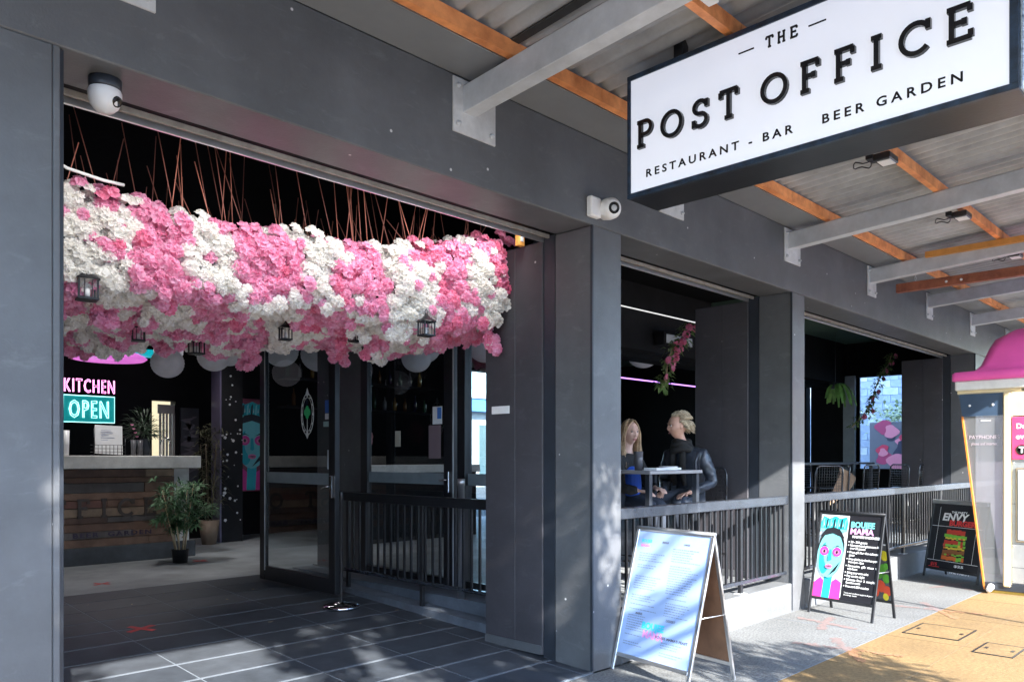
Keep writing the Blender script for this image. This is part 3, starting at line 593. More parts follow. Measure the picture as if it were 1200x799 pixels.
slab_word('THE', .07, .26, mxc @ Matrix.Translation((2.2, 1.18, 0)), wl, ct, .18, .006)
MB().box(2.72, 2.88, 1.205, 1.222, 0, .005, mx=mxc).build('dash', wl, ct); MB().box(1.9, 2.06, 1.205, 1.222, 0, .005, mx=mxc).build('dash', wl, ct)
# wire basket with paper menus
t = thing('wire_basket', 'dark wire basket standing on the bar counter holding paper menus', 'basket', (3.40, 6.95, 1.536)); mb = MB()
for i in range(9): mb.tube([(-.18+.045*i, -.06, .0), (-.18+.045*i, -.06, .22 if i in (0, 8) else .13)], .0035, 4)
for z in (.005, .045, .085, .13): mb.tube([(-.18, -.06, z), (.18, -.06, z), (.18, .08, z), (-.18, .08, z), (-.18, -.06, z)], .0035, 4)
mb.build('wire_frame', M['black'], t)
t2 = thing('paper_menus', 'stack of white printed menus upright in the wire basket', 'menus', (3.43, 6.98, 1.545))
for k in range(5):
    mb = MB(); mb.add([(-.17, .01*k, .02), (.15, .01*k, .0), (.155, .012*k+.03, .36-.01*k), (-.165, .01*k+.03, .37-.012*k)], [(0, 1, 2, 3)]); mb.build('sheet', M['white'], t2)
mb = MB()
for k in range(5): mb.box(-.10, .02+.04*math.sin(k*9), .0, .002, .30-.03*k, .305-.03*k, mx=Matrix.Translation((0, .014, 0)))
mb.build('printed_lines', flat((.2, .25, .4)), t2)
for i, (x, lab) in enumerate(((2.92, 'stack of pale cups at the left end of the counter'), (3.70, 'dark tumbler on the counter beside the wire basket'), (3.78, 'second dark tumbler on the counter near the leafy vase'))):
    t = MB(); rr, hh = (.045, .30) if i == 0 else (.035, .20)
    t.lathe([(0, 0), (rr*.8, 0), (rr, hh), (rr*.93, hh), (rr*.75, .01), (0, .01)], (x, 6.95, 1.536), 16); tag(t.build('cup', M['white'] if i == 0 else M['cup']), lab, 'cup', 'cups on the counter')
t = MB(); t.tube([(4.06, 7.0, 1.536), (4.06, 7.0, 1.72), (4.09, 6.97, 1.77), (4.13, 6.93, 1.75), (4.14, 6.92, 1.70)], .011, 8); tag(t.build('beer_tap', M['chrome']), 'slim curved chrome tap at the right end of the counter', 'tap')

def leafblade(mb, p, d, L, wd, droop=.3, mi=0, up=Vector((0, 0, 1))):
    d = Vector(d).normalized(); s = d.cross(up)
    if s.length < .05: s = Vector((1, 0, 0))
    s = s.normalized()*wd/2; p = Vector(p); m = p+d*L*.45+Vector((0, 0, L*.05)); e = p+d*L+Vector((0, 0, -L*droop))
    mb.add([p, m-s, e, m+s, m+Vector((0, 0, wd*.25))], [(0, 1, 4), (1, 2, 4), (2, 3, 4), (3, 0, 4)], mi, True)
def rdir(el0=-.3, el1=1):
    a = random.uniform(0, 6.283); z = random.uniform(el0, el1); r = math.sqrt(max(0, 1-z*z)); return Vector((r*math.cos(a), r*math.sin(a), z))
# potted bamboo
t = thing('potted_bamboo', 'green artificial bamboo in a small black pot before the timber counter', 'potted plant', (4.0, 6.25, .222))
MB().lathe([(0, 0), (.085, 0), (.10, .16), (.105, .165), (.09, .165), (.085, .14), (0, .14)], (0, 0, 0), 20).build('pot', M['potb'], t)
mbl = MB(); rs = random.Random(3)
for i in range(9):
    a = i*.7; tip = Vector((.22*math.cos(a)*rs.uniform(.5, 1), .2*math.sin(a)*rs.uniform(.4, 1), rs.uniform(.72, 1.0)))
    base = Vector((.05*math.cos(a), .05*math.sin(a), .13)); pts = [base.lerp(tip, q)+Vector((0, 0, .0)) for q in (0, .3, .6, 1)]
    MB().tube(pts, [.010, .009, .007, .004], 6).build('stem', M['stem'], t)
    for q in range(20):
        p = base.lerp(tip, rs.uniform(.35, 1.02)); d0 = rdir(-.2, .8)
        e = p+d0*rs.uniform(.05, .16)
        for r_ in range(9): leafblade(mbl, e, (d0*.6+rdir(-.5, .8)).normalized(), rs.uniform(.08, .14), .021, .25)
for r_ in range(50):
    p = Vector((.30+rs.uniform(-.07, .09), -.05+rs.uniform(-.1, .1), .62+rs.uniform(-.07, .07)));
    for q in range(3): leafblade(mbl, p, rdir(-.4, .6), .11, .016, .3)
mbl.build('foliage', M['leaf'], t)
MB().tube([(0.02, 0, .3), (.16, -.02, .5), (.30, -.05, .6)], [.006, .005, .003], 6).build('stem', M['stem'], t)
# vase of dark foliage on the counter, tall dry plant behind
t = thing('vase_of_foliage', 'dark leafy arrangement in a vase on the counter beside the menus', 'plant', (3.90, 7.12, 1.536)); MB().lathe([(0, 0), (.06, 0), (.08, .1), (.05, .2), (.055, .22)], (0, 0, 0), 16).build('vase', M['trim'], t)
mbl = MB()
for i in range(260):
    d = rdir(-.2, 1); p = Vector((0, 0, .28))+Vector((d.x*.2, d.y*.15, d.z*.28))*random.random(); leafblade(mbl, p, d, random.uniform(.1, .2), .022, .3)
mbl.build('foliage', M['leafd'], t)
for k in range(5):
    mb = MB(); p = (-.2+.02*k, -.12, .38-.05*k); mb.lathe([(0, 0), (.018, .008), (.022, .02)], p, 6); mb.build('pink_flower', M['pinkf'], t)
t = thing('potted_palm', 'dim dry brown-green palm in a tapered pot beyond the counter end', 'potted plant', (5.15, 8.0, .222)); MB().lathe([(0, 0), (.10, 0), (.15, .36), (.13, .36), (.12, .3), (0, .3)], (0, 0, 0), 16).build('pot', mat('tan_pot', (.18, .13, .09), .7), t)
mbl = MB()
for i in range(420):
    z = random.uniform(.5, 1.75); a = random.uniform(0, 6.28); r_ = .22*random.random(); leafblade(mbl, (r_*math.cos(a), r_*math.sin(a), z), rdir(-.4, .7), random.uniform(.1, .22), .018, .4)
mbl.build('foliage', mat('dry_leaf', (.07, .07, .035), .7, 0, .4, 8), t)
for i in range(5): MB().tube([(.04*math.cos(i*1.3), .04*math.sin(i*1.3), .3), (.12*math.cos(i*1.3), .12*math.sin(i*1.3), 1.5)], .006, 5).build('stem', mat('dim_stem', (.14, .11, .07), .7), t)

# neon sign
ns = thing('neon_sign', 'glowing neon sign with pink KITCHEN above cyan boxed OPEN on the dark wall', 'neon sign', (0, 8.35, 0))
mxn = frame_mx((3.30, 0, 2.36), (1, 0, 0), (0, 0, 1))
def outline_text(body, size, width, hgt, mx, m, r, parent):
    c = bpy.data.curves.new('n', 'FONT'); c.body = body; c.size = size; c.fill_mode = 'NONE'; c.space_character = 1.25; c.resolution_u = 2
    o = bpy.data.objects.new('n', c); col.objects.link(o); dg = bpy.context.evaluated_depsgraph_get(); dg.update(); me = bpy.data.meshes.new_from_object(o.evaluated_get(dg)); bpy.data.objects.remove(o)
    xs = [v.co.x for v in me.vertices]; ys_ = [v.co.y for v in me.vertices]; kx = width/(max(xs)-min(xs)); ky = hgt/(max(ys_)-min(ys_)); ox, oy = min(xs), min(ys_)
    adj = {}
    for e_ in me.edges: a, b = e_.vertices; adj.setdefault(a, []).append(b); adj.setdefault(b, []).append(a)
    seen = set()
    for s in list(adj):
        if s in seen: continue
        loop = [s]; seen.add(s); cur = s
        while True:
            nx = [q for q in adj[cur] if q not in seen]
            if not nx: break
            cur = nx[0]; seen.add(cur); loop.append(cur)
        if len(loop) < 4: continue
        pts = [mx @ Vector(((me.vertices[q].co.x-ox)*kx, (me.vertices[q].co.y-oy)*ky, 0)) for q in loop+[loop[0]]]
        MB().tube(pts, r, 5, 0, False).build('neon_tube', m, parent)
    bpy.data.meshes.remove(me)
outline_text('KITCHEN', .2, .64, .185, mxn @ Matrix.Translation((0, .05, 0)), M['neonp'], .0042, ns)
outline_text('OPEN', .3, .50, .24, mxn @ Matrix.Translation((.06, -.30, 0)), M['neonc'], .0052, ns)
mb = MB(); mb.tube([mxn @ Vector(p) for p in ((-.01, .005, 0), (.64, .005, 0), (.64, -.36, 0), (-.01, -.36, 0), (-.01, .005, 0))], .005, 5, 0, False); mb.build('neon_tube', M['neonc'], ns)
box('backing_board', M['tealb'], (3.29, 3.94, .02, .03, 2.0, 2.36), 0, ns)
# glowing ceiling feature
t = thing('ceiling_feature', 'oval ceiling light feature glowing pink and teal beyond the flowers', 'light', (3.55, 7.4, 2.80)); 
mb = MB(); mb.lathe([(.0, .06), (.40, .05), (.46, 0), (.42, -.03), (0, -.035)], (0, 0, 0), 30); mb.build('disc', mat('pink_glow', (.3, .1, .3), .4, 0, .8, 2.2, emit=(.55, .12, .5), es=.12), t)
box('lamp_box', mat('pink_lamp', (.8, .5, .8), .4, emit=(1, .55, .95), es=.3), (-.22, .12, -.2, -.1, .07, .10), 0, t); box('teal_side', mat('teal_glow', (.02, .2, .25), .4, emit=(0, .32, .38), es=.12), (.12, .52, -.3, -.1, .03, .12), .02, t)
box('hanging_stem', M['darkg'], (-.05, .05, -.05, .05, .10, 1.0), 0, t)
# paper lanterns / lanterns hanging inside
def lantern(x, y, z, r, label, group='pale round paper lanterns hanging from the ceiling'):
    t = thing('paper_lantern', label, 'lantern', (x, y, z), 0, group); n = 28; mb = MB(); N = 26; prof = []
    for k in range(N+1): a = math.pi*(.04+.92*k/N); q = 1 if k % 2 else .975; prof.append((r*math.sin(a)*q, r*.92*math.cos(a)))
    mb.lathe(prof, (0, 0, 0), n); mb.build('paper_shade', M['paper'], t); MB().lathe([(r*.12, 0), (r*.14, .01), (0, .012)], (0, 0, r*.915), 12).build('top_ring', M['black'], t); MB().tube([(0, 0, r*.93), (0, 0, CZ-z)], .005, 5).build('cord', M['black'], t); return t
lantern(3.35, 5.0, 2.51, .17, 'round pale purple paper lantern left of the others above the counter')
lantern(3.90, 5.1, 2.64, .18, 'pale paper lantern in front of the overlapping pair above the bar'); lantern(4.22, 5.4, 2.76, .19, 'pale paper lantern at the rear of the overlapping pair above the bar')
lantern(5.0, 5.6, 2.86, .22, 'pale paper lantern seen through the top of the glass door at its left'); lantern(5.55, 5.6, 2.86, .24, 'pale paper lantern seen through the top right of the glass door')
lantern(5.9, 4.0, 2.70, .18, 'lowest small paper lantern behind the glazed screen'); lantern(6.1, 3.6, 2.95, .25, 'largest round paper lantern behind the glazed screen'); lantern(6.75, 3.7, 2.9, .22, 'paper lantern behind the dark double stile of the screen'); lantern(6.2, 3.0, 3.1, .22, 'highest paper lantern behind the glazed screen')
lantern(10.03, 3.62, 3.14, .27, 'large pale round lantern partly behind the bulkhead in the middle bay')

# doorway with slatted door at the back, murals, column
t = thing('slatted_door', 'pale slatted back door standing open in a bright doorway', 'door', (4.88, 9.02, 0))
for k in range(5): box('slat', mat('pale_door', (.35, .33, .30), .5), (-.06+k*.05, -.028+k*.05, 0, .02, .25, 2.2), 0, t)
box('rail', MATS['pale_door'], (-.08, .19, -.0, .025, 2.2, 2.34), 0, t); box('rail', MATS['pale_door'], (-.08, .19, -.0, .025, .22, .25), 0, t); box('stile', MATS['pale_door'], (.172, .20, -.0, .03, .22, 2.35), 0, t)
tag(box('lit_room_wall', mat('lit_room', (.75, .65, .42), .8, emit=(1, .86, .55), es=.10), (4.4, 5.4, 9.9, 10.0, .2, 2.8)), 'warm cream wall of the lit room behind the slatted door', 'wall')
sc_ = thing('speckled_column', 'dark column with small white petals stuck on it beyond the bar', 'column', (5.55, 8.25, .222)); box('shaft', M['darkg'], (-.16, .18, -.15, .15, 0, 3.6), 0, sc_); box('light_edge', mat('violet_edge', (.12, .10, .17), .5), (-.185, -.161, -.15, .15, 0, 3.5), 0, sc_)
mb = MB()
for k in range(36):
    x = random.uniform(-.15, .17); z = random.uniform(.3, 2.6); s = random.uniform(.008, .028); mb.poly([(x+s*math.cos(a), -.152-.0001*k, z+s*math.sin(a)) for a in (0, 1.1, 2.3, 3.5, 4.9)])
mb.build('petals', flat((.6, .6, .6)), sc_, 'stuff')
def mural(o, ex, width, hgt, parent, pinkbg, big=True):
    """generic stylised teal portrait in a headscarf; flat print"""
    mx = frame_mx(o, ex, (0, 0, 1)); mb = MB(); cs = []; d = [0]
    def P(pts, c):
        if c not in cs: cs.append(c)
        d[0] += .0004; mb.poly([(x*width, y*hgt, d[0]) for x, y in pts], cs.index(c), mx)
    def El(cx, cy, rx, ry, c, a0=0, a1=345): P(arc(cx, cy, rx, ry, a0, a1, 22), c)
    T = (.02, .50, .56); TL = (.22, .72, .74); PK = (.80, .05, .34); DK = (.012, .014, .02); LP = (.80, .22, .42); W = (.7, .78, .8)
    P([(0, 0), (1, 0), (1, 1), (0, 1)], pinkbg)
    P([(.0, .0), (0, .17), (.22, .24), (.5, .16), (.8, .24), (1, .2), (1, 0)], PK); P([(.33, .0), (.36, .3), (.66, .3), (.62, 0)], T)
    P([(.02, .80), (.98, .80), (1, .90), (.94, .985), (.7, .96), (.52, .99), (.3, .955), (.08, .985), (0, .9)], T)
    for k in range(7): x_ = .06+k*.135; P([(x_, .84), (x_+.05, .84), (x_+.075, .965), (x_+.02, .94)], DK if k % 2 else TL)
    for k in range(6): x_ = .12+k*.14; P([(x_, .86), (x_+.03, .87), (x_+.02, .92)], W)
    P([(.02, .80), (.98, .80), (.98, .83), (.02, .83)], TL)
    El(.5, .60, .49, .24, DK); El(.5, .52, .47, .28, TL); El(.30, .47, .2, .19, T); El(.55, .55, .30, .20, TL); P([(.5, .26), (.75, .33), (.9, .45), (.7, .36)], DK)
    P([(.1, .66), (.18, .74), (.5, .775), (.82, .74), (.92, .66), (.93, .74), (.75, .83), (.5, .85), (.25, .83), (.07, .74)], DK)
    for cx in (.27, .74):
        El(cx, .555, .16, .055, PK); El(cx, .55, .10, .026, LP); El(cx, .552, .04, .02, DK)
        P([(cx-.17, .60), (cx, .635), (cx+.16, .605), (cx, .622)], DK)
    P([(.47, .58), (.53, .58), (.57, .455), (.5, .44), (.44, .455)], T)
    El(.5, .375, .13, .028, LP); P([(.37, .375), (.5, .382), (.63, .375), (.5, .369)], DK)
    mb.build('printed_portrait', [flat(c) for c in cs], parent)
t = thing('portrait_mural', 'dim mural of a teal-faced woman with pink eyes on the back wall', 'mural', (0, 0, 0)); box('panel', flat((.2, .03, .06)), (6.0, 6.62, 8.95, 8.99, .95, 2.5), 0, t); mural((6.03, 8.945, .97), (1, 0, 0), .56, 1.5, t, (.25, .05, .09))
t = thing('portrait_mural', 'dim grey mural of rounded blooms behind the tall dry palm', 'mural', (0, 0, 0)); box('panel', flat((.035, .035, .045)), (5.0+.12, 5.36+.05, 8.95, 8.99, 1.0, 2.3), 0, t); mb = MB()
for k in range(9): mb.poly([(5.17+.2*random.random()+.07*math.cos(a), 8.945-.0005*k, 1.3+.9*random.random()*0+k*.1+.07*math.sin(a)) for a in [q*.6 for q in range(10)]])
mb.build('blooms', flat((.10, .09, .11)), t)
# back bar shelves and lounge seen through the glass door
t = thing('back_bar', 'dark back bar with shelves of bottles seen through the glass door', 'bar', (0, 0, 0)); box('shelf', M['darkg'], (6.2, 9.2, 7.6, 7.9, 2.30, 2.33), 0, t); box('shelf', M['darkg'], (6.2, 9.2, 7.6, 7.9, 2.75, 2.78), 0, t); box('bar_top', M['slab'], (6.3, 9.0, 6.2, 6.8, 1.28, 1.40), .005, t); box('bar_front', M['dark'], (6.4, 9.0, 6.3, 6.7, .222, 1.28), 0, t)
cols = [(.02, .06, .03), (.10, .05, .02), (.15, .15, .16), (.02, .02, .05), (.2, .12, .03)]
for k in range(26):
    h_ = random.uniform(.22, .32); r_ = .035; z = 2.331 if k % 2 else 2.781
    o = MB().lathe([(0, 0), (r_, 0), (r_, h_*.6), (.012, h_*.8), (.012, h_), (0, h_)], (0, 0, 0), 10).build('bottle', flat(cols[k % 5], .2)); o.location = (6.3+k*.11, 7.75, z)
    od = ['first', 'second', 'third', 'fourth', 'fifth', 'sixth', 'seventh', 'eighth', 'ninth', 'tenth', 'eleventh', 'twelfth', 'thirteenth'][k//2]
    tag(o, '%s bottle from the left on the %s shelf behind the glass door' % (od, 'lower' if k % 2 else 'upper'), 'bottle', 'bottles on the back bar, %s shelf' % ('lower' if k % 2 else 'upper'))
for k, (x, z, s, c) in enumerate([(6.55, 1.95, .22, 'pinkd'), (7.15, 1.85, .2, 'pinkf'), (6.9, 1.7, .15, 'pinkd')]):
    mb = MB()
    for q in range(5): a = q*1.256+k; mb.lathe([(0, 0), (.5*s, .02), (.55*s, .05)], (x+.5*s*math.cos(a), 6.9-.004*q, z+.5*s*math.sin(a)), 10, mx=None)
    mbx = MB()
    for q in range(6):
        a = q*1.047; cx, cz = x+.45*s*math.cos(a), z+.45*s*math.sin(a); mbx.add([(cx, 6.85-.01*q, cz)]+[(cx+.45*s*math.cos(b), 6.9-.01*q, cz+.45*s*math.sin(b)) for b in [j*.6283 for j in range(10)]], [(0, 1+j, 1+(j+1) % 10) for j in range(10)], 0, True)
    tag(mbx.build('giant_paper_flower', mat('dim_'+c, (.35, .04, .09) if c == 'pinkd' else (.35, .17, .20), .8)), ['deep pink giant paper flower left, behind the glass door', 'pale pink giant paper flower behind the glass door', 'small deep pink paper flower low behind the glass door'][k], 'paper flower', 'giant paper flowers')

# ================================================================== TABLES AND CHAIRS
def bar_chair_proto():
    t = thing('bar_chair', 'x', 'chair', (0, 0, 0), 0, 'black mesh high chairs'); s = .21; sz = .74
    for sx in (-1, 1):
        MB().tube([(sx*s, -s, 0), (sx*s*.92, -s*.9, sz)], .011, 6).build('leg', M['black'], t); MB().tube([(sx*s, s, 0), (sx*s*.92, s*.9, sz)], .011, 6).build('leg', M['black'], t)
    box('seat', M['black'], (-.21, .21, -.21, .21, sz, sz+.02), .006, t)
    pts = [(-.20, .2, sz)]+[(-.20, .22, sz+.30), (-.185, .225, sz+.36), (-.15, .23, sz+.385), (.15, .23, sz+.385), (.185, .225, sz+.36), (.20, .22, sz+.30)]+[(.20, .2, sz)]
    MB().tube(pts, .011, 8).build('back_frame', M['rail'], t); mb = MB()
    for k in range(11): mb.tube([(-.18+.036*k, .21, sz+.05), (-.18+.036*k, .226, sz+.375)], .0028, 3)
    for k in range(9): mb.tube([(-.19, .21+.002*k, sz+.06+.037*k), (.19, .21+.002*k, sz+.06+.037*k)], .0028, 3)
    mb.build('back_mesh', M['black'], t); mb = MB().tube([(-.2, -.2, .25), (.2, -.2, .25), (.2, .2, .25), (-.2, .2, .25), (-.2, -.2, .25)], .009, 6); mb.build('foot_ring', M['black'], t)
    return t
P = bar_chair_proto(); first = True
def chair(x, y, a, label, z=.28):
    global first
    if first: P.location = (x, y, z); P.rotation_euler = (0, 0, a); P['label'] = label; first = False
    else: dup(P, None, (x, y, z), a, label)
chair(6.98, .78, R(-80), 'black chair under the older woman in the leather jacket')
chair(6.2, 1.22, R(8), 'black chair under the long-haired young woman')
for (x, y, a, l) in ((9.95, .85, R(150), 'black mesh chair right beside the second column, nearest in the right-hand bay'), (10.6, 1.0, R(-140), 'second black mesh chair from the second column, with a tan jacket over it'), (11.9, 1.1, R(170), 'middle black mesh chair in the right-hand bay'),
    (12.7, .95, R(-120), 'black mesh chair turned sideways between middle and last'), (13.35, .9, R(190), 'last black mesh chair against the dark panel'), (11.3, 1.9, R(10), 'black mesh chair on the far side of the long table'), (12.3, 1.9, R(-10), 'black mesh chair far side of the long table farther right')): chair(x, y, a, l)
def table(x0, x1, y0, y1, zt, label, m):
    t = thing('high_table', label, 'table', ((x0+x1)/2, (y0+y1)/2, .28), 0); a, b = (x1-x0)/2, (y1-y0)/2; h_ = zt-.28
    box('table_top', m, (-a, a, -b, b, h_-.03, h_), .004, t)
    for sx in (-1, 1):
        for sy in (-1, 1): box('leg', M['trim'], (sx*(a-.045)-.0225, sx*(a-.045)+.0225, sy*(b-.045)-.0225, sy*(b-.045)+.0225, 0, h_-.031), .002, t)
    return t
table(5.56, 6.40, .40, .95, 1.395, 'high square table with grey top where the two women sit', M['ttop'])
table(10.2, 13.0, 1.25, 1.65, 1.44, 'long dark high table in the right-hand bay', M['trim'])
# jacket over a chair, pale cloth bundle
mb = MB(); 
for i in range(9):
    for j in range(7):
        u, v = i/8, j/6; mb.v.append((10.35+.42*u+.05*math.sin(v*4), .72+.06*math.sin(u*6+v*3)+.12*v, 1.36-.42*v+.03*math.sin(u*5)-.18*abs(u-.3)))
for i in range(8):
    for j in range(6): mb.f.append((i*7+j, i*7+j+1, (i+1)*7+j+1, (i+1)*7+j)); mb.mi.append(0); mb.sm.append(True)
tag(mb.build('jacket', mat('tan_cloth', (.30, .20, .13), .8, 0, .25, 8)), 'tan jacket draped over a black mesh chair in the right-hand bay', 'jacket')
t = thing('grey_bag', 'crumpled pale grey bag on the long table beside the second column', 'bag', (10.35, 1.4, 1.442)); bm = bmesh.new(); bmesh.ops.create_icosphere(bm, subdivisions=3, radius=.14)
for v in bm.verts: k = 1+.25*mnoise.noise(v.co*9); v.co = Vector((v.co.x*1.3*k, v.co.y*k, max(-.0, v.co.z*.75*k+.04)))
me = bpy.data.meshes.new('bag_body'); bm.to_mesh(me); bm.free(); me.materials.append(mat('grey_plastic', (.35, .38, .42), .4)); link('bag_body', me, t)
mb = MB().tube([(-.06, 0, .12), (-.04, 0, .17), (.03, 0, .17), (.05, 0, .12)], .006, 6); mb.build('bag_handle', MATS['grey_plastic'], t)
# things on the women's table
def cyl(name, x, y, z, prof, m, label, cat): o = MB().lathe(prof, (0, 0, 0), 20).build(name, m); o.location = (x, y, z); return tag(o, label, cat)
cyl('tumbler', 5.70, .62, 1.396, [(0, 0), (.034, 0), (.042, .165), (.038, .165), (.031, .01), (0, .01)], M['cup'], 'tall smoked tumbler on the women’s table before the long-haired woman'.replace('’', "'"), 'tumbler')
for (x, y, a, l) in ((5.78, .50, .2, 'white saucer-like folded napkin left on the high table'), (6.02, .52, -.1, 'white menu booklet in the middle of the high table')):
    o = MB().box(-.11, .11, -.06, .06, 0, .022, .004).build('folded_menu', M['white']); o.location = (x, y, 1.396); o.rotation_euler = (0, 0, a); tag(o, l, 'menu')
cyl('bowl', 6.14, .60, 1.396, [(0, 0), (.05, 0), (.09, .03), (.085, .032), (.045, .008), (0, .008)], M['white'], 'shallow white bowl near the older woman on the high table', 'bowl')

# ================================================================== PEOPLE
def head_mesh(loc, yaw, pitch=0, s=1.0):
    """head with brow, nose, lips, chin and ears; faces -Y before yaw; loc = head centre"""
    bm = bmesh.new(); bmesh.ops.create_uvsphere(bm, u_segments=40, v_segments=32, radius=1)
    def g(x, z, cx, cz, sx, sz): return math.exp(-((x-cx)/sx)**2-((z-cz)/sz)**2)
    for v in bm.verts:
        x, y, z = v.co; X = x*.076; Y = y*.095; Z = z*.118
        if z < -.1: k = 1-.33*min(1, (-z-.1)/.9)**1.2; X *= k; Y = Y*(k*.5+.5) if y < 0 else Y*(1-.45*min(1, (-z-.1)/.9))
        if y < 0:
            Y = max(Y, -.090) if z > -.9 else Y
            n = g(X, Z, 0, -.022, .012, .020)*.024+g(X, Z, 0, .005, .009, .022)*.012; Y -= n
            Y -= g(X, Z, 0, .030, .05, .010)*.005; Y += (g(X, Z, .030, .010, .016, .012)+g(X, Z, -.030, .010, .016, .012))*.010
            Y -= g(X, Z, 0, -.056, .022, .006)*.006; Y += g(X, Z, 0, -.0635, .02, .003)*.003; Y -= g(X, Z, 0, -.070, .017, .006)*.006
            Y -= g(X, Z, 0, -.098, .020, .014)*.008; Y -= (g(X, Z, .042, -.02, .018, .02)+g(X, Z, -.042, -.02, .018, .02))*.005
        v.co = (X, Y, Z)
    for sx in (-1, 1):
        r_ = bmesh.ops.create_uvsphere(bm, u_segments=10, v_segments=8, radius=1)
        for v in r_['verts']: v.co = (sx*.078+v.co.x*.008, .008+v.co.y*.018, -.005+v.co.z*.030)
    mx = Matrix.Translation(loc) @ Matrix.Rotation(yaw, 4, 'Z') @ Matrix.Rotation(pitch, 4, 'X') @ Matrix.Diagonal((s, s, s, 1))
    bmesh.ops.transform(bm, matrix=mx, verts=bm.verts); me = bpy.data.meshes.new('h'); bm.to_mesh(me); bm.free(); return me, mx
def join_meshes(ms):
    bm = bmesh.new()
    for m in ms: bm.from_mesh(m)
    me = bpy.data.meshes.new('j'); bm.to_mesh(me); bm.free(); return me
def largest(me):
    bm = bmesh.new(); bm.from_mesh(me); seen = set(); comps = []
    for v in bm.verts:
        if v in seen: continue
        st = [v]; comp = [v]; seen.add(v)
        while st:
            for e in st.pop().link_edges:
                for u in e.verts:
                    if u not in seen: seen.add(u); st.append(u); comp.append(u)
        comps.append(comp)
    comps.sort(key=len); print('components', [(len(c), tuple(round(x, 2) for x in c[0].co)) for c in comps])
    for c in comps[:-1]: bmesh.ops.delete(bm, geom=c, context='VERTS')
    m2 = bpy.data.meshes.new('body'); bm.to_mesh(m2); bm.free(); return m2
def hand_parts(wr, d, side, up):
    """skin chains for a relaxed hand: palm, four curled fingers, thumb"""
    d = d.normalized(); up = up.normalized(); s = d.cross(up).normalized()*side; V = []; Ed = []; Rr = []
    V += [wr, wr+d*.045, wr+d*.085]; Ed += [(0, 1), (1, 2)]; Rr += [(.024, .017), (.036, .015), (.036, .013)]; V[0] = wr-d*.03; ms = [curve_skin([tuple(v) for v in V], Ed, Rr, 1)]
    for k, (o_, L) in enumerate(((-.028, .062), (-.010, .074), (.010, .070), (.028, .055))):
        b = wr+d*.075+s*o_; p1 = b+d*L*.45-up*.006; p2 = p1+d*L*.33-up*.016; p3 = p2+d*L*.18-up*.018
        ms.append(curve_skin([tuple(q) for q in (b, p1, p2, p3)], [(0, 1), (1, 2), (2, 3)], [.0095, .009, .0082, .007], 1))
    b = wr+d*.03-s*.022; ms.append(curve_skin([tuple(q) for q in (b, b+d*.03-s*.024-up*.008, b+d*.058-s*.028-up*.014)], [(0, 1), (1, 2)], [.012, .010, .008], 1)); return ms
def hair_strands(name, mx, seeds, m, parent, rfun):
    mb = MB()
    for s in seeds: mb.tube([mx @ Vector(p) for p in s], rfun, 5, 0, True)
    return mb.build(name, m, parent)
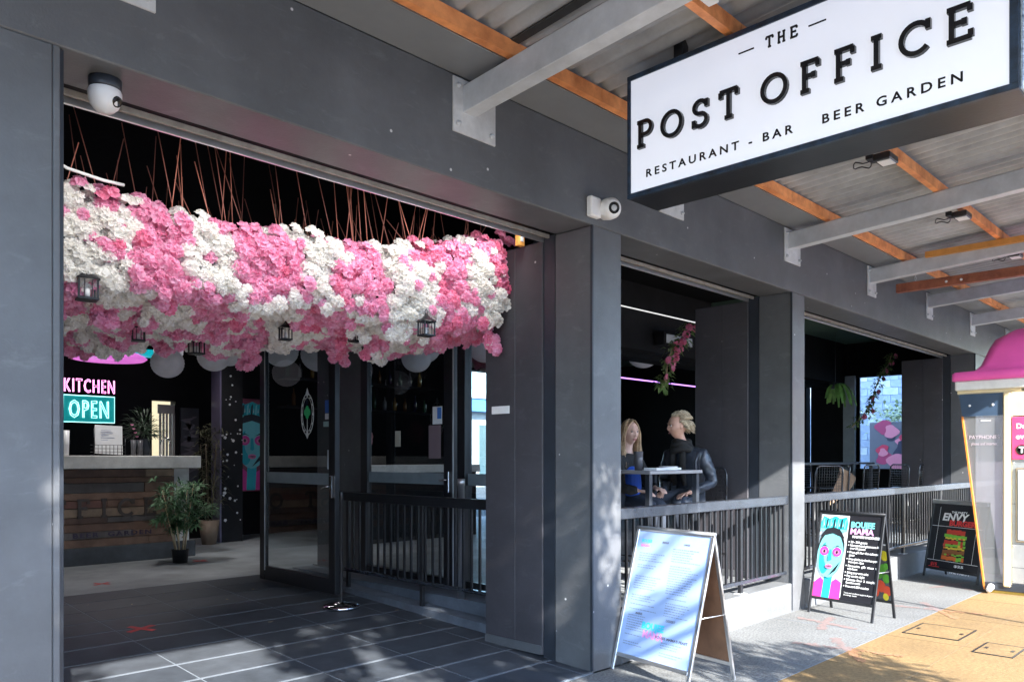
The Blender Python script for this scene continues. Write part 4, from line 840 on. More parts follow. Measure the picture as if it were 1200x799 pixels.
def person(label, head, hyaw, hpitch, neck, chest, pelvis, shoulders, elbows, wrists, hdir, knees, ankles, skinm, topm, trousers, hw=1.0):
    t = thing('person', label, 'person', (0, 0, 0)); V = Vector
    hm, mx = head_mesh(head, hyaw, hpitch)
    v = [pelvis, (V(pelvis)+V(chest))/2, chest, neck, V(head)+V((0, 0, -.03))]+[shoulders[0], elbows[0], wrists[0], shoulders[1], elbows[1], wrists[1]]
    e = [(0, 1), (1, 2), (2, 3), (3, 4), (2, 5), (5, 6), (6, 7), (2, 8), (8, 9), (9, 10)]; r = [.13, .11, .12, .052, .055, .052, .036, .024, .052, .036, .024]
    for i in range(2):
        v += [V(pelvis).lerp(V(knees[i]), .12), knees[i], ankles[i], V(ankles[i])+V(hdir[2])*.16-V((0, 0, .04))]; b = 11+i*4; e += [(0, b), (b, b+1), (b+1, b+2), (b+2, b+3)]; r += [.085, .055, .036, .03]
    body = curve_skin([tuple(q) for q in v], e, r, 2); ms = [hm, body]
    for i, sd in ((0, 1), (1, -1)): ms += hand_parts(V(wrists[i]), V(hdir[i]), sd, V((0, 0, 1)))
    me = largest(remesh(join_meshes(ms), .006, 1)); me.materials.clear(); me.materials.append(skinm)
    for p in me.polygons: p.use_smooth = True
    link('body', me, t)
    vj = [tuple(q) for q in [pelvis, (V(pelvis)+V(chest))/2, chest, V(chest)+ (V(neck)-V(chest))*.75, shoulders[0], elbows[0], V(elbows[0]).lerp(V(wrists[0]), .93), shoulders[1], elbows[1], V(elbows[1]).lerp(V(wrists[1]), .93)]]
    j = curve_skin(vj, [(0, 1), (1, 2), (2, 3), (2, 4), (4, 5), (5, 6), (2, 7), (7, 8), (8, 9)], [(.17*hw, .15), (.155*hw, .135), (.175*hw, .14), .070, .075, .060, .042, .075, .060, .042], 3)
    bmj = bmesh.new(); bmj.from_mesh(j)
    for q in bmj.verts: q.co += q.normal*(.007*mnoise.noise(q.co*14)+.006*mnoise.noise(Vector((q.co.x*20, q.co.y*20, q.co.z*45))))
    bmj.to_mesh(j); bmj.free(); j.materials.append(topm)
    for p in j.polygons: p.use_smooth = True
    link('jacket', j, t)
    vt = [tuple(pelvis)]; et = []; rt = [(.17, .14)]
    for i in range(2):
        vt += [tuple(V(pelvis).lerp(V(knees[i]), .15)), tuple(knees[i]), tuple(V(knees[i]).lerp(V(ankles[i]), .92))]; b = 1+3*i; et += [(0, b), (b, b+1), (b+1, b+2)]; rt += [.105, .074, .052]
    tm = curve_skin(vt, et, rt, 2); tm.materials.append(trousers); link('trousers', tm, t)
    for i in range(2):
        a = V(ankles[i]); d = V(hdir[2]); sh = curve_skin([tuple(a+V((0, 0, -.02))), tuple(a-V((0, 0, .06))), tuple(a+d*.10-V((0, 0, .075))), tuple(a+d*.18-V((0, 0, .08)))], [(0, 1), (1, 2), (2, 3)], [.045, .042, .042, .032], 2); sh.materials.append(M['black']); link('shoe', sh, t)
    for sx in (-1, 1):
        o = MB().lathe([(0, .0085), (.006, .007), (.0105, 0), (.0, -.008)], (0, 0, 0), 10, mx=mx @ Matrix.Translation((sx*.030, -.0795, .010)) @ Matrix.Rotation(R(90), 4, 'X')).build('eye', flat((.75, .72, .70)), t)
        MB().lathe([(0, .0102), (.005, .0092), (.0052, .008)], (0, 0, 0), 10, mx=mx @ Matrix.Translation((sx*.030, -.0795, .010)) @ Matrix.Rotation(R(90), 4, 'X')).build('iris', flat((.06, .05, .04)), o)
        MB().tube([mx @ Vector((sx*q, yy, zz_)) for q, yy, zz_ in ((.014, -.0945, .030), (.030, -.093, .036), (.045, -.083, .031))], .0028, 5).build('eyebrow', M['lblond'], t)
        MB().tube([mx @ Vector((sx*q, yy, zz_)) for q, yy, zz_ in ((.017, -.088, .013), (.030, -.092, .0195), (.043, -.083, .014))], .0018, 4).build('eyelashes', flat((.03, .02, .02)), t)
    MB().tube([mx @ Vector(q) for q in ((-.022, -.086, -.062), (-.008, -.095, -.059), (.008, -.095, -.059), (.022, -.086, -.062), (0, -.094, -.067), (-.022, -.086, -.062))], .0034, 5).build('lips', flat((.42, .14, .14)), t)
    return t, mx
# older woman, profile to the left, seated on the right side of the table
hc = (6.60, .80, 1.815)
t, mx = person('older woman with short wavy blond-grey hair, black scarf and dark leather jacket, seated in profile', hc, R(-122), R(4), (6.66, .80, 1.67), (6.76, .80, 1.47), (6.90, .82, 1.13),
    ((6.74, .60, 1.53), (6.76, 1.00, 1.53)), ((6.80, .52, 1.26), (6.80, 1.08, 1.26)), ((6.50, .62, 1.17), (6.48, .88, 1.17)), ((-1, .18, -.12), (-1, -.3, -.1), (-1, 0, 0)),
    ((6.38, .66, 1.08), (6.38, .92, 1.08)), ((6.52, .66, .62), (6.52, .92, .62)), M['skin'], M['leather'], M['denim'], 1.0)
rs = random.Random(11); seeds = []
for i in range(1000):
    th = rs.uniform(0, 6.283); ph = rs.uniform(0, 1)
    # root on the skull above/behind the hairline, tuft curls outward and back down
    x, y = math.sin(th), math.cos(th)
    z = 1-ph*1.25
    if y < -.2 and z < .74: continue
    if z < .25 and y < .12: continue
    if z < -.15 and y < .35: continue
    rr = math.sqrt(max(0, 1-min(1, z*z))); p0 = Vector((x*rr*.076, y*rr*.094+.004, z*.116+.004)); n = p0.normalized()
    fl = Vector((rs.uniform(-.3, .3), .8, -.55 if z < .4 else .10)); k = rs.uniform(.6, 1.25)
    seeds.append([p0*.96, p0+n*.020*k+fl*.016, p0+n*.025*k+fl*.040*k, p0+n*.016*k+fl*.066*k+Vector((0, 0, -.012))])
hair_strands('short_wavy_hair', mx, seeds, M['blond'], t, [.004, .0062, .0052, .0015])
# scarf: loops round the neck and a hanging fold
mb = MB(); 
for k, (r1, z0) in enumerate(((.092, 1.585), (.084, 1.625), (.074, 1.66))): mb.tube([(6.675+(r1)*math.cos(a), .80+r1*math.sin(a), z0+.012*math.sin(2*a+k)) for a in [q*math.pi/8 for q in range(17)]], .036-.004*k, 8)
for yy in (.75, .86): mb.tube([(6.62, yy, 1.60), (6.61, yy, 1.50), (6.62, yy+.01, 1.38), (6.66, yy+.01, 1.24)], [.03, .034, .034, .024], 8)
mb.build('scarf', M['scarf'], t)
mb = MB(); mb.tube([(6.63, .585, 1.56), (6.60, .60, 1.47), (6.62, .61, 1.33), (6.68, .62, 1.18)], [.012, .016, .014, .010], 6); mb.build('jacket_lapel', M['leather'], t)
# younger woman behind the table, facing the street / right
hc = (6.12, 1.02, 1.745)
t, mx = person('younger woman with long blond hair, dark jacket over blue top, partly behind column', hc, R(-20), R(2), (6.13, 1.06, 1.60), (6.14, 1.08, 1.41), (6.18, 1.18, 1.10),
    ((5.94, 1.05, 1.48), (6.33, 1.10, 1.48)), ((5.90, .96, 1.22), (6.40, .98, 1.24)), ((5.98, .80, 1.20), (6.26, .82, 1.22)), ((.3, -1, -.1), (-.3, -1, -.1), (0, -1, 0)),
    ((6.08, .74, 1.06), (6.26, .74, 1.06)), ((6.08, .80, .60), (6.26, .80, .60)), M['skin2'], M['scarf'], M['denim'], .95)
seeds = []
for i in range(520):
    th = rs.uniform(-1, 1)*2.1+math.pi/2; z = rs.uniform(.0, 1); rr = math.sqrt(1-z*z); p0 = Vector((math.cos(th)*rr*.077, math.sin(th)*rr*.094, z*.117+.004)); n = p0.normalized()
    side = 1 if p0.x >= 0 else -1; wob = rs.uniform(-.012, .012)
    dn = Vector((side*(.072+rs.uniform(0, .022)), max(-.055, min(.06, p0.y*.7+rs.uniform(-.02, .02))), -.03))
    seeds.append([p0*.97, p0*1.06+n*.006, dn+Vector((0, 0, .03)), dn+Vector((side*.008+wob, .01, -.08)), dn+Vector((side*.004+wob*2, -.015, -.17)), dn+Vector((-side*.012+wob*2, -.03, -.26-rs.random()*.05))])
for i in range(70):
    th = rs.uniform(-.9, .9); p0 = Vector((.02*th, -.03+rs.uniform(-.05, .05), .119)); side = 1 if th > 0 else -1
    seeds.append([p0, Vector((side*.05, -.062, .075)), Vector((side*.080, -.050, .01)), Vector((side*.088, -.045, -.08)), Vector((side*.085, -.055, -.18)), Vector((side*.07, -.06, -.27))])
hair_strands('long_hair', mx, seeds, M['lblond'], t, [.004, .005, .0055, .0055, .005, .0015])
j = curve_skin([(6.12, 1.0, 1.12), (6.11, .985, 1.28), (6.10, .99, 1.44)], [(0, 1), (1, 2)], [(.10, .10), (.10, .10), (.08, .07)], 2); j.materials.append(M['blue']); link('blue_top', j, t)

# ================================================================== FLOWER CANOPY
fc = thing('flower_canopy', 'big hanging mass of pink and white artificial blossoms filling the top of the porch', 'flower display', (0, 0, 0))
def petal_cluster(seed, nfl=7, r=.028):
    rs = random.Random(seed); vs = []; fs = []
    for k in range(nfl):
        if k == 0: n = Vector((0, 0, 1))
        else: a = 6.283*k/(nfl-1)+rs.random()*.5; n = Vector((math.cos(a)*.8, math.sin(a)*.8, .55+.3*rs.random())).normalized()
        c = n*r*1.15; t1 = n.orthogonal().normalized(); t1 = Matrix.Rotation(rs.random()*6, 3, n) @ t1; b = n.cross(t1)
        for p in range(5):
            a = p*1.2566; d = t1*math.cos(a)+b*math.sin(a); s = n.cross(d); L = r*rs.uniform(.85, 1.1); o = len(vs)
            cup = rs.uniform(.25, .6)
            vs += [c, c+d*L*.6-s*L*.52+n*L*cup*.4, c+d*L*1.0-s*L*.22+n*L*cup*.72, c+d*L*1.02+s*L*.2+n*L*cup*.8, c+d*L*.62+s*L*.52+n*L*cup*.35]
            fs += [(o, o+1, o+2, o+3), (o, o+3, o+4)]
    return [tuple(v) for v in vs], fs
CL = [petal_cluster(k) for k in range(5)]
foot = [(.62, 1.42), (4.22, .84), (4.25, 1.12), (4.62, 1.35), (4.66, 2.25), (3.7, 2.85), (2.1, 3.85), (.62, 3.9)]
def inside(x, y):
    c = False; n = len(foot); j = n-1
    for i in range(n):
        xi, yi = foot[i]; xj, yj = foot[j]
        if (yi > y) != (yj > y) and x < (xj-xi)*(y-yi)/(yj-yi)+xi: c = not c
        j = i
    return c
def yfront(x): return 1.42+(x-.62)*(.84-1.42)/3.6
def nz(x, y, z=0, s=1.0): return mnoise.noise(Vector((x*s, y*s, z*s)))
def top(x, y): return float(np.interp(x, [.6, 1.2, 2.2, 3.3, 4.2], [3.02, 2.98, 2.88, 2.93, 3.17]))+.06*nz(x, y, 3, 2.2)+.04*nz(x, y, 1, 6)
def bot(x, y): return 2.50+.10*nz(x, y, 9, 1.7)+.05*nz(x, y, 5, 6)-(.07 if nz(x, y, 2, 4) > .28 else 0)+.02*max(0, 2-x)+.05*max(0, min(1, x-3.2))
def colour(x, y, z, under):
    j = .22*nz(x, y+z, z, 3.0)+.10*nz(x, y, z, 9)
    if not under:
        q = x-(3.15-z)*.5+j
        if q < 1.30: return 'w'
        if z > 2.72 and q < 1.52: return 'w'
        for a, b in ((1.80, 2.06), (2.42, 2.72), (3.02, 3.44), (3.72, 4.0)):
            if a < q < b: return 'w'
        return 'p'
    q = x*.9-(y-1.2)*.55+j*1.6
    for a, b in ((-.5, .16), (.68, .96), (1.32, 1.68), (2.15, 2.45), (2.8, 3.3)):
        if a < q < b: return 'w'
    return 'w' if nz(x, y, 7, 5) > .33 else 'p'
samples = []; rs = random.Random(5); st_ = .048
x = .62
while x < 4.66:                                     # underside
    y = .84
    while y < 3.95:
        X = x+rs.uniform(-.03, .03); Y = y+rs.uniform(-.03, .03)
        if inside(X, Y):
            b = bot(X, Y); n = Vector((rs.uniform(-.5, .5), -1.1+rs.uniform(-.4, .4), -.3)); samples.append((X, Y, b+rs.uniform(-.045, .03), n, colour(X, Y, b, True)))
        y += st_
    x += st_
def wall(x0, y0, x1, y1, nrm, inset=.0):
    L = math.hypot(x1-x0, y1-y0)
    for i in range(int(L/.042)+1):
        f = i*.042/L; Xb, Yb = x0+(x1-x0)*f, y0+(y1-y0)*f; b, t_ = bot(Xb, Yb), top(Xb, Yb); z = b
        while z < t_:
            d = rs.uniform(-.03, .035)+.09*nz(Xb*2.2, z*2.2, 4)+.05*nz(Xb, z, 8, 7)-.05*((z-(b+t_)/2)/.35)**2
            X = Xb+rs.uniform(-.03, .03)+nrm.x*d; Y = Yb+rs.uniform(-.03, .03)+nrm.y*d
            if X > 4.235 and Y < 1.12: X = 4.235-rs.random()*.02
            n = Vector((nrm.x, nrm.y, .1))+Vector((rs.uniform(-.6, .6), rs.uniform(-.5, .5), rs.uniform(-.5, .5)))
            samples.append((X, Y, z+rs.uniform(-.02, .02), n, colour(X, Y, z, False))); z += .042
wall(.62, 1.42, 4.22, .84, Vector((-.16, -1, 0))); wall(4.22, .84, 4.25, 1.1, Vector((1, 0, 0))); wall(4.66, 2.2, 3.7, 2.85, Vector((.3, .9, 0)))
x = .62
while x < 4.3:                                     # top rim
    for k in range(5):
        X = x+rs.uniform(-.03, .03); Y = yfront(x)+k*.07+rs.uniform(-.02, .02); samples.append((X, Y, top(X, Y)+rs.uniform(-.03, .06), Vector((rs.uniform(-.5, .5), -.5, .8)), colour(X, Y, top(X, Y), False)))
    x += .06
for (cx, cy) in [(1.35, 1.7), (1.62, 1.62), (2.0, 1.9), (2.3, 2.9), (2.9, 2.3), (3.2, 2.9), (1.9, 3.3), (2.6, 3.2), (3.6, 1.6), (3.9, 2.6), (1.55, 3.2)]:  # dangling ends
    for k in range(14): samples.append((cx+rs.uniform(-.06, .06), cy+rs.uniform(-.06, .06), bot(cx, cy)-.02-k*.011, Vector((rs.uniform(-1, 1), -1, rs.uniform(-.8, .3))), 'p' if cx != 2.3 else 'w'))
for k in range(10): samples.append((4.2+rs.uniform(-.04, .03), .93+rs.uniform(-.05, .05), 2.44-.012*k, Vector((0, -1, -.3)), 'p'))
# the blossoms that show largest are objects of their own
cp = Vector((0, -3.45, 1.5))
samples.sort(key=lambda s: (Vector(s[:3])-cp).length)
fm = {'p': M['pinkf'], 'w': M['whitef'], 'd': M['pinkd']}
proto = {}
for c in fm:
    for k in range(5):
        me = bpy.data.meshes.new('blossom'); me.from_pydata(CL[k][0], [], CL[k][1]); me.materials.append(fm[c]); me.update(); proto[c, k] = me
buf = {c: ([], [], 0) for c in fm}; bufv = {c: [] for c in fm}; buff = {c: [] for c in fm}; cnt = {c: 0 for c in fm}
CLn = [(np.array(v), np.array([f if len(f) == 4 else (*f, -1) for f in fs])) for v, fs in CL]
for i, (x, y, z, n, c) in enumerate(samples):
    if c == 'p' and (nz(x, y, z, 4) > .12) and rs.random() < .5: c = 'd'
    if rs.random() < .03: c = 'w' if c != 'w' else 'p'
    q = Vector((0, 0, 1)).rotation_difference(n.normalized()); mx = Matrix.Translation((x, y, z)) @ q.to_matrix().to_4x4() @ Matrix.Rotation(rs.random()*6.28, 4, 'Z') @ Matrix.Scale(rs.uniform(.75, 1.2), 4); k = rs.randrange(5)
    if i < 290:
        o = link('blossom', proto[c, k], fc); o.matrix_local = mx
    else:
        a = np.array(mx); v = CLn[k][0] @ a[:3, :3].T+a[:3, 3]; f = CLn[k][1]; f2 = np.where(f >= 0, f+cnt[c], -1); bufv[c].append(v); buff[c].append(f2); cnt[c] += len(v)
for c, nm in (('p', 'pink_blossom_mass'), ('w', 'white_blossom_mass'), ('d', 'deep_pink_blossom_mass')):
    V = np.concatenate(bufv[c]); F = np.concatenate(buff[c]).tolist(); me = bpy.data.meshes.new(nm); me.from_pydata(V.tolist(), [], [f if f[3] >= 0 else f[:3] for f in F]); me.materials.append(fm[c]); link(nm, me, fc, 'stuff')
# inner dark backing twigs so gaps show stems, not light
mb = MB()
for i in range(200):
    X = rs.uniform(.7, 4.2); Y = yfront(X)+rs.uniform(.2, 1.6); a = Vector((X, Y, rs.uniform(2.6, 3.1))); mb.tube([a, a+Vector((rs.uniform(-.2, .2), rs.uniform(-.2, .2), rs.uniform(-.15, .15)))], .004, 4, 0, False)
mb.build('twigs', mat('twig', (.05, .03, .02), .8), fc)
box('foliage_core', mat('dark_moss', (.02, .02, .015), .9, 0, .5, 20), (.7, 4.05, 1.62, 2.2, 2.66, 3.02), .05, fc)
for i in range(150):
    X = rs.uniform(.9, 4.6); Y = yfront(min(X, 4.2))+rs.uniform(.15, 1.5)
    if not inside(X, Y): continue
    tl = 0 if rs.random() < .86 else 1
    a = Vector((X, Y, top(X, Y)-.05)); b = Vector((X+rs.uniform(-.24, .14), Y+rs.uniform(-.12, .12), rs.uniform(3.25, 3.80)))
    if tl: b = a+Vector((rs.uniform(-.5, .5), rs.uniform(-.2, .2), rs.uniform(.08, .4)))
    MB().tube([a, b], .0031, 5).build('copper_rod', M['copper'] if rs.random() < .55 else M['copperd'], fc)
mb = MB(); mb.tube([(1.2, 1.2, 3.10), (1.32, 1.22, 3.06), (1.5, 1.22, 3.04), (1.62, 1.25, 3.05)], .009, 6); mb.build('white_cable', M['white'], fc)
# candle lanterns
def lantern2(x, y, z, s, label):
    t = thing('candle_lantern', label, 'lantern', (x, y-.10, z-.07), rs.uniform(-.3, .3), 'small black lanterns in the flower canopy'); s *= .85; b = .042*s; h_ = .10*s
    box('base', M['black'], (-b*1.15, b*1.15, -b*1.15, b*1.15, 0, .012*s), .002, t)
    for sx in (-1, 1):
        for sy in (-1, 1): box('corner_bar', M['black'], (sx*b-.004*s, sx*b+.004*s, sy*b-.004*s, sy*b+.004*s, .012*s, h_), 0, t)
    for q in (-.33, .33): box('bar', M['black'], (b*q*1.2-.002*s, b*q*1.2+.002*s, -b-.002, -b+.002, .012*s, h_), 0, t); box('bar', M['black'], (-b-.002, -b+.002, b*q*1.2-.002*s, b*q*1.2+.002*s, .012*s, h_), 0, t)
    MB().lathe([(b*1.75, 0), (b*1.7, .008*s), (b*.7, .035*s), (b*.3, .05*s), (b*.3, .06*s), (0, .062*s)], (0, 0, h_), 4, mx=Matrix.Rotation(R(45), 4, 'Z')).build('roof', M['black'], t)
    MB().tube([(.0, 0, h_+.05*s), (.014*s, 0, h_+.075*s), (0, 0, h_+.095*s), (-.014*s, 0, h_+.075*s), (0, 0, h_+.05*s)], .003*s, 5).build('ring', M['black'], t)
    MB().lathe([(0, 0), (.015*s, 0), (.015*s, .05*s), (0, .05*s)], (0, 0, .012*s), 10).build('candle', M['white'], t)
for x, y, z, s, l in ((1.43, 1.36, 2.44, 1.3, 'black lantern half sunk in white blossoms at the far left'), (2.15, 2.60, 2.42, 1.1, 'black lantern left of centre with pink blossoms spilling over it'), (2.69, 2.86, 2.40, 1.25, 'black lantern hanging clear below the blossoms above the counter'),
    (2.87, 1.78, 2.42, 1.0, 'small black lantern above the glass door'), (3.28, 1.50, 2.42, 1.0, 'small black lantern right of the glass door top'), (3.89, 2.2, 2.41, 1.15, 'lowest black lantern under the canopy above the railing'), (3.47, .92, 2.42, 1.15, 'black lantern nearest the dark wall panel at the right')): lantern2(x, y, z, s, l)
t = thing('timber_block', 'small bright timber bracket above the right end of the flower canopy', 'bracket', (4.2, .62, 3.14)); box('block', MATS['bright_timber'], (-.03, .03, -.02, .02, -.06, .06), .002, t); box('screw_plate', M['galv'], (-.015, .015, -.023, -.02, -.03, .03), 0, t)

# ================================================================== SANDWICH BOARDS
def aboard(label, c, th, wd, h, sf, sr, fm_, fr=.03, leg=.09, rollers=False):
    t = thing('sandwich_board', label, 'sandwich board', (c[0], c[1], 0), th, None)
    for s, nm in ((-1, 'front'), (1, 'back')):
        k = sf if s < 0 else sr; Ls = math.hypot(k, h); mx = frame_mx((-wd/2 if s < 0 else wd/2, s*k, 0), (-s, 0, 0), (0, -s*k, h))
        mb = MB(); mb.box(0, fr, 0, Ls, -.012, .004, .003, 0, mx); mb.box(wd-fr, wd, 0, Ls, -.012, .004, .003, 0, mx)
        mb.box(fr, wd-fr, Ls-fr, Ls-.001, -.0115, .0035, .002, 0, mx); mb.box(fr, wd-fr, leg, leg+fr, -.0115, .0035, .002, 0, mx)
        mb.build('%s_frame' % nm, fm_, t)
        MB().box(fr, wd-fr, leg+fr, Ls-fr, -.006, -.002, 0, 0, mx).build('backing_panel', mat('board_back', (.10, .10, .105), .5) if fm_ != M['alu'] else mat('board_back_ground_bounce', (.22, .11, .06), .6, 0, .2, 8), t)  # brown on the first board imitates warm light bounced off the sunlit ground
        if s < 0: res = (mx, Ls)
        else: rb = (mx, Ls)
    MB().tube([(-wd/2, 0, h-.004), (wd/2, 0, h-.004)], .013, 10).build('hinge_bar', fm_, t)
    MB().tube([(wd/2-.02, -sf*.55, h*.45), (wd/2-.02, sr*.55, h*.45)], .004, 5).build('stay', M['alu'], t)
    return t, res, rb, fr, leg
# 1 white menu board
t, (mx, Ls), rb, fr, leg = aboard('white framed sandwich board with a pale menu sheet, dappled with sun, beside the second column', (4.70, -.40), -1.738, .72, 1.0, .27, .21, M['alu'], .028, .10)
sheetw = .72-.056; bl = mat('menu_sheet', (.38, .52, .82), .12, 0, .05, 3)
MB().box(fr, .72-fr, leg+fr, Ls-fr, -.0018, .0, 0, 0, mx).build('menu_sheet', bl, t)
mb = MB(); rs = random.Random(2)
def lines(mb, x0, x1, y0, y1, dy, hh, dens=.8, z=.0004, jit=.35):
    y = y1
    while y > y0:
        if rs.random() < dens:
            x = x0; e = x1-(x1-x0)*jit*rs.random()
            while x < e-.008:
                l = rs.uniform(.008, .03); mb.add([(x, y, z), (min(e, x+l), y, z), (min(e, x+l), y+hh, z), (x, y+hh, z)], [(0, 1, 2, 3)], 0, False, mx); x += l+.005
        y -= dy
for (a, b, c, d) in ((.07, .32, .74, .88), (.38, .64, .58, .90), (.07, .32, .50, .68), (.07, .30, .17, .40), (.40, .62, .44, .56), (.42, .64, .17, .26), (.07, .33, .42, .48)): lines(mb, a, b, c, d, .017, .006)
mb.build('menu_print', flat((.22, .27, .42)), t, 'stuff')
def btext(s, x, y, sz, c, width=None, bold=.0008, name='menu_lettering', mx_=None, shear=0): return put_text(name, s, sz, flat(c), (mx_ or mx) @ Matrix.Translation((x, y, .0006)), t, .0002, 'LEFT', 1, shear, width, bold)
btext('BOUJEE', .07, .93, .030, (.05, .62, .72)); btext('MAMA', .07, .895, .030, (.85, .25, .60)); btext('SMALLS', .27, .935, .018, (.15, .15, .2)); btext('LARGE', .47, .935, .018, (.15, .15, .2))
btext('MAINS', .14, .415, .022, (.15, .15, .2)); btext('DESSERT', .43, .405, .022, (.15, .15, .2)); btext('BOUJEE MAMA\'S FEAST', .36, .285, .024, (.1, .1, .15), .29)
btext('BOUJEE', .22, .33, .062, (.05, .62, .76), None, .003); btext('MAMA', .24, .27, .066, (.85, .35, .72), None, .003)
# 2 black board with portrait
t, (mx, Ls), rb, fr, leg = aboard('black framed sandwich board with a teal woman\'s portrait and white bullet text, reading BOUJEE MAMA', (7.66, -.467), -1.737, .673, .982, .22, .18, M['black'], .026, .14)
pz = frame_mx(mx @ Vector((fr+.005, leg+fr, 0)), mx.to_3x3() @ Vector((1, 0, 0)), mx.to_3x3() @ Vector((0, 1, 0)))
ph = Ls-leg-2*fr; pw = .673-2*fr
MB().box(fr, .673-fr, leg+fr, Ls-fr, -.0018, -.0003, 0, 0, mx).build('poster_sheet', flat((.02, .02, .025), .25), t)
def mural2(pmx, width, hgt, parent, bgc):
    global frame_mx_tmp
    o = pmx.to_translation(); e = pmx.to_3x3() @ Vector((1, 0, 0)); u = pmx.to_3x3() @ Vector((0, 1, 0)); sv = frame_mx
    globals()['frame_mx'] = lambda *_: sv(o, e, u); mural((0, 0, 0), (1, 0, 0), width, hgt, parent, bgc); globals()['frame_mx'] = sv
mural2(pz, .285, ph-.01, t, (.80, .90, .92))
MB().box(fr+.285, fr+.297, leg+fr+.02, Ls-fr-.01, 0, .0006, 0, 0, mx).build('pale_stripe', flat((.75, .78, .80)), t)
X0_ = .345; btext('BOUJEE', X0_, .865, .075, (.20, .72, .78), .235, .003, 'poster_lettering'); btext('MAMA', X0_, .80, .078, (.85, .42, .78), .235, .003, 'poster_lettering')
btext('MASTERS PACKAGES', X0_+.03, .765, .030, (.9, .9, .9), .27, .0015, 'poster_lettering')
for i, (s, y) in enumerate((('20 - 200 guests', .715), ('Unrestricted glassware for', .683), ('over 50 guests', .655), ('Free gift for the selected', .618), ('guest', .590), ('Free drinks to the hen party', .553), ('from 6pm - 8pm', .525), ('Favourite  gift  vines  to', .488), ('take home', .460), ('Bring your own cake', .425), ('Pay on the night', .393), ('Ultimate  floor  2  complete', .358), ('function room', .330), ('Free card $50 voucher', .295))):
    w_ = .30 if len(s) > 22 else .30*len(s)/27
    btext(s, X0_+.018, y, .027, (.88, .88, .88), w_, .0012, 'poster_lettering')
    if i in (0, 1, 3, 5, 7, 9, 10, 11, 13): MB().box(X0_-.004, X0_+.006, y+.004, y+.014, 0, .0006, 0, 0, mx).build('bullet', flat((.88, .88, .88)), t)
btext('Terms and conditions apply to all group', X0_+.01, .235, .018, (.75, .75, .75), .29, .0003, 'poster_lettering'); btext('bookings made', X0_+.01, .215, .018, (.75, .75, .75), .13, .0003, 'poster_lettering')
mxb, Lb = rb; MB().box(fr, .673-fr, leg+fr, Lb-fr, -.0018, -.0003, 0, 0, mxb).build('back_poster', flat((.02, .02, .025), .25), t)
# the rear leaf's inner side (seen past the front leaf) shows fruit
mb = MB(); fcx = [(.62, .60, .05, 0), (.60, .48, .04, 1), (.55, .42, .05, 1), (.62, .38, .045, 1), (.56, .30, .06, 2), (.62, .26, .05, 2), (.60, .20, .035, 0), (.50, .24, .05, 2), (.63, .50, .03, 1)]
for k, (a, b, r_, c) in enumerate(fcx): mb.poly([(.673-a+r_*math.cos(q)*.8, b+r_*math.sin(q), -.0075-.0004*k) for q in [-j*.4 for j in range(15)]], c, mxb)
mb.build('fruit_print', [flat((.75, .62, .03)), flat((.12, .40, .04)), flat((.72, .08, .03))], t)
MB().box(.02, .16, .70, .715, -.0088, -.0078, 0, 0, mxb @ Matrix.Rotation(R(0), 4, 'Z')).build('white_dash', M['white'], t)
# 3 burger board
t, (mx, Ls), rb, fr, leg = aboard('black poster sandwich board advertising ENVY BURGERS, farthest board beside the pink booth', (10.85, -.558), -2.087, .842, .966, .182, .182, M['black'], .028, .10)
MB().box(fr, .842-fr, leg+fr, Ls-fr, -.0018, -.0003, 0, 0, mx).build('poster_sheet', flat((.025, .025, .03), .25), t)
box('top_clip', M['alu'], (-.42, .42, -.03, .02, .925, .975), .006, t)
W_ = (.88, .88, .88); RD = (.72, .04, .04)
for a in ((.13, .134, .22, .90), (.71, .714, .22, .90)): MB().box(a[0], a[1], a[2], a[3], 0, .0007, 0, 0, mx).build('poster_rule', flat(W_), t)
for a in ((.04, .80, .22, .225), (.04, .80, .655, .660)): MB().box(a[0], a[1], a[2], a[3], 0, .0011, 0, 0, mx).build('poster_rule', flat(W_), t)
btext('THE PARTY', .31, .83, .036, W_, .24, .001, 'poster_lettering'); btext('ENVY', .18, .735, .13, W_, .40, .005, 'poster_lettering', None, .15); btext('BURGERS', .30, .675, .09, RD, .44, .005, 'poster_lettering', mx @ Matrix.Translation((0, 0, .001)))
btext('$15', .10, .155, .05, RD, .10, .002, 'poster_lettering'); btext('$25', .46, .165, .04, W_, .14, .001, 'poster_lettering'); btext('THE PARTY', .40, .055+.03, .05, W_, .32, .002, 'poster_lettering')
MB().box(.07, .24, .135, .143, 0, .0008, 0, 0, mx).build('poster_rule', flat(RD), t)
mb = MB(); cl = [(.72, .16, .03), (.20, .55, .05), (.62, .05, .03), (.80, .60, .05), (.30, .10, .03)]
bands = [(.56, .62, .14, 2), (.52, .56, .17, 1), (.50, .52, .15, 3), (.44, .49, .16, 2), (.41, .44, .17, 1), (.38, .405, .16, 3), (.32, .37, .165, 4), (.30, .32, .17, 1), (.24, .29, .17, 0)]
for k, (a, b, hw, c) in enumerate(bands):
    for q in range(9):
        x = .42-hw+q*hw*2/9; j = rs.uniform(-.008, .008); mb.add([(x, a+j, .0003+k*.00012), (x+hw*2/9*1.02, a+j, .0003+k*.00012), (x+hw*2/9*1.02, b+j, .0003+k*.00012), (x, b+j, .0003+k*.00012)], [(0, 1, 2, 3)], c if rs.random() < .75 else rs.randrange(5), False, mx)
mb.build('burger_print', [flat(c) for c in cl], t)

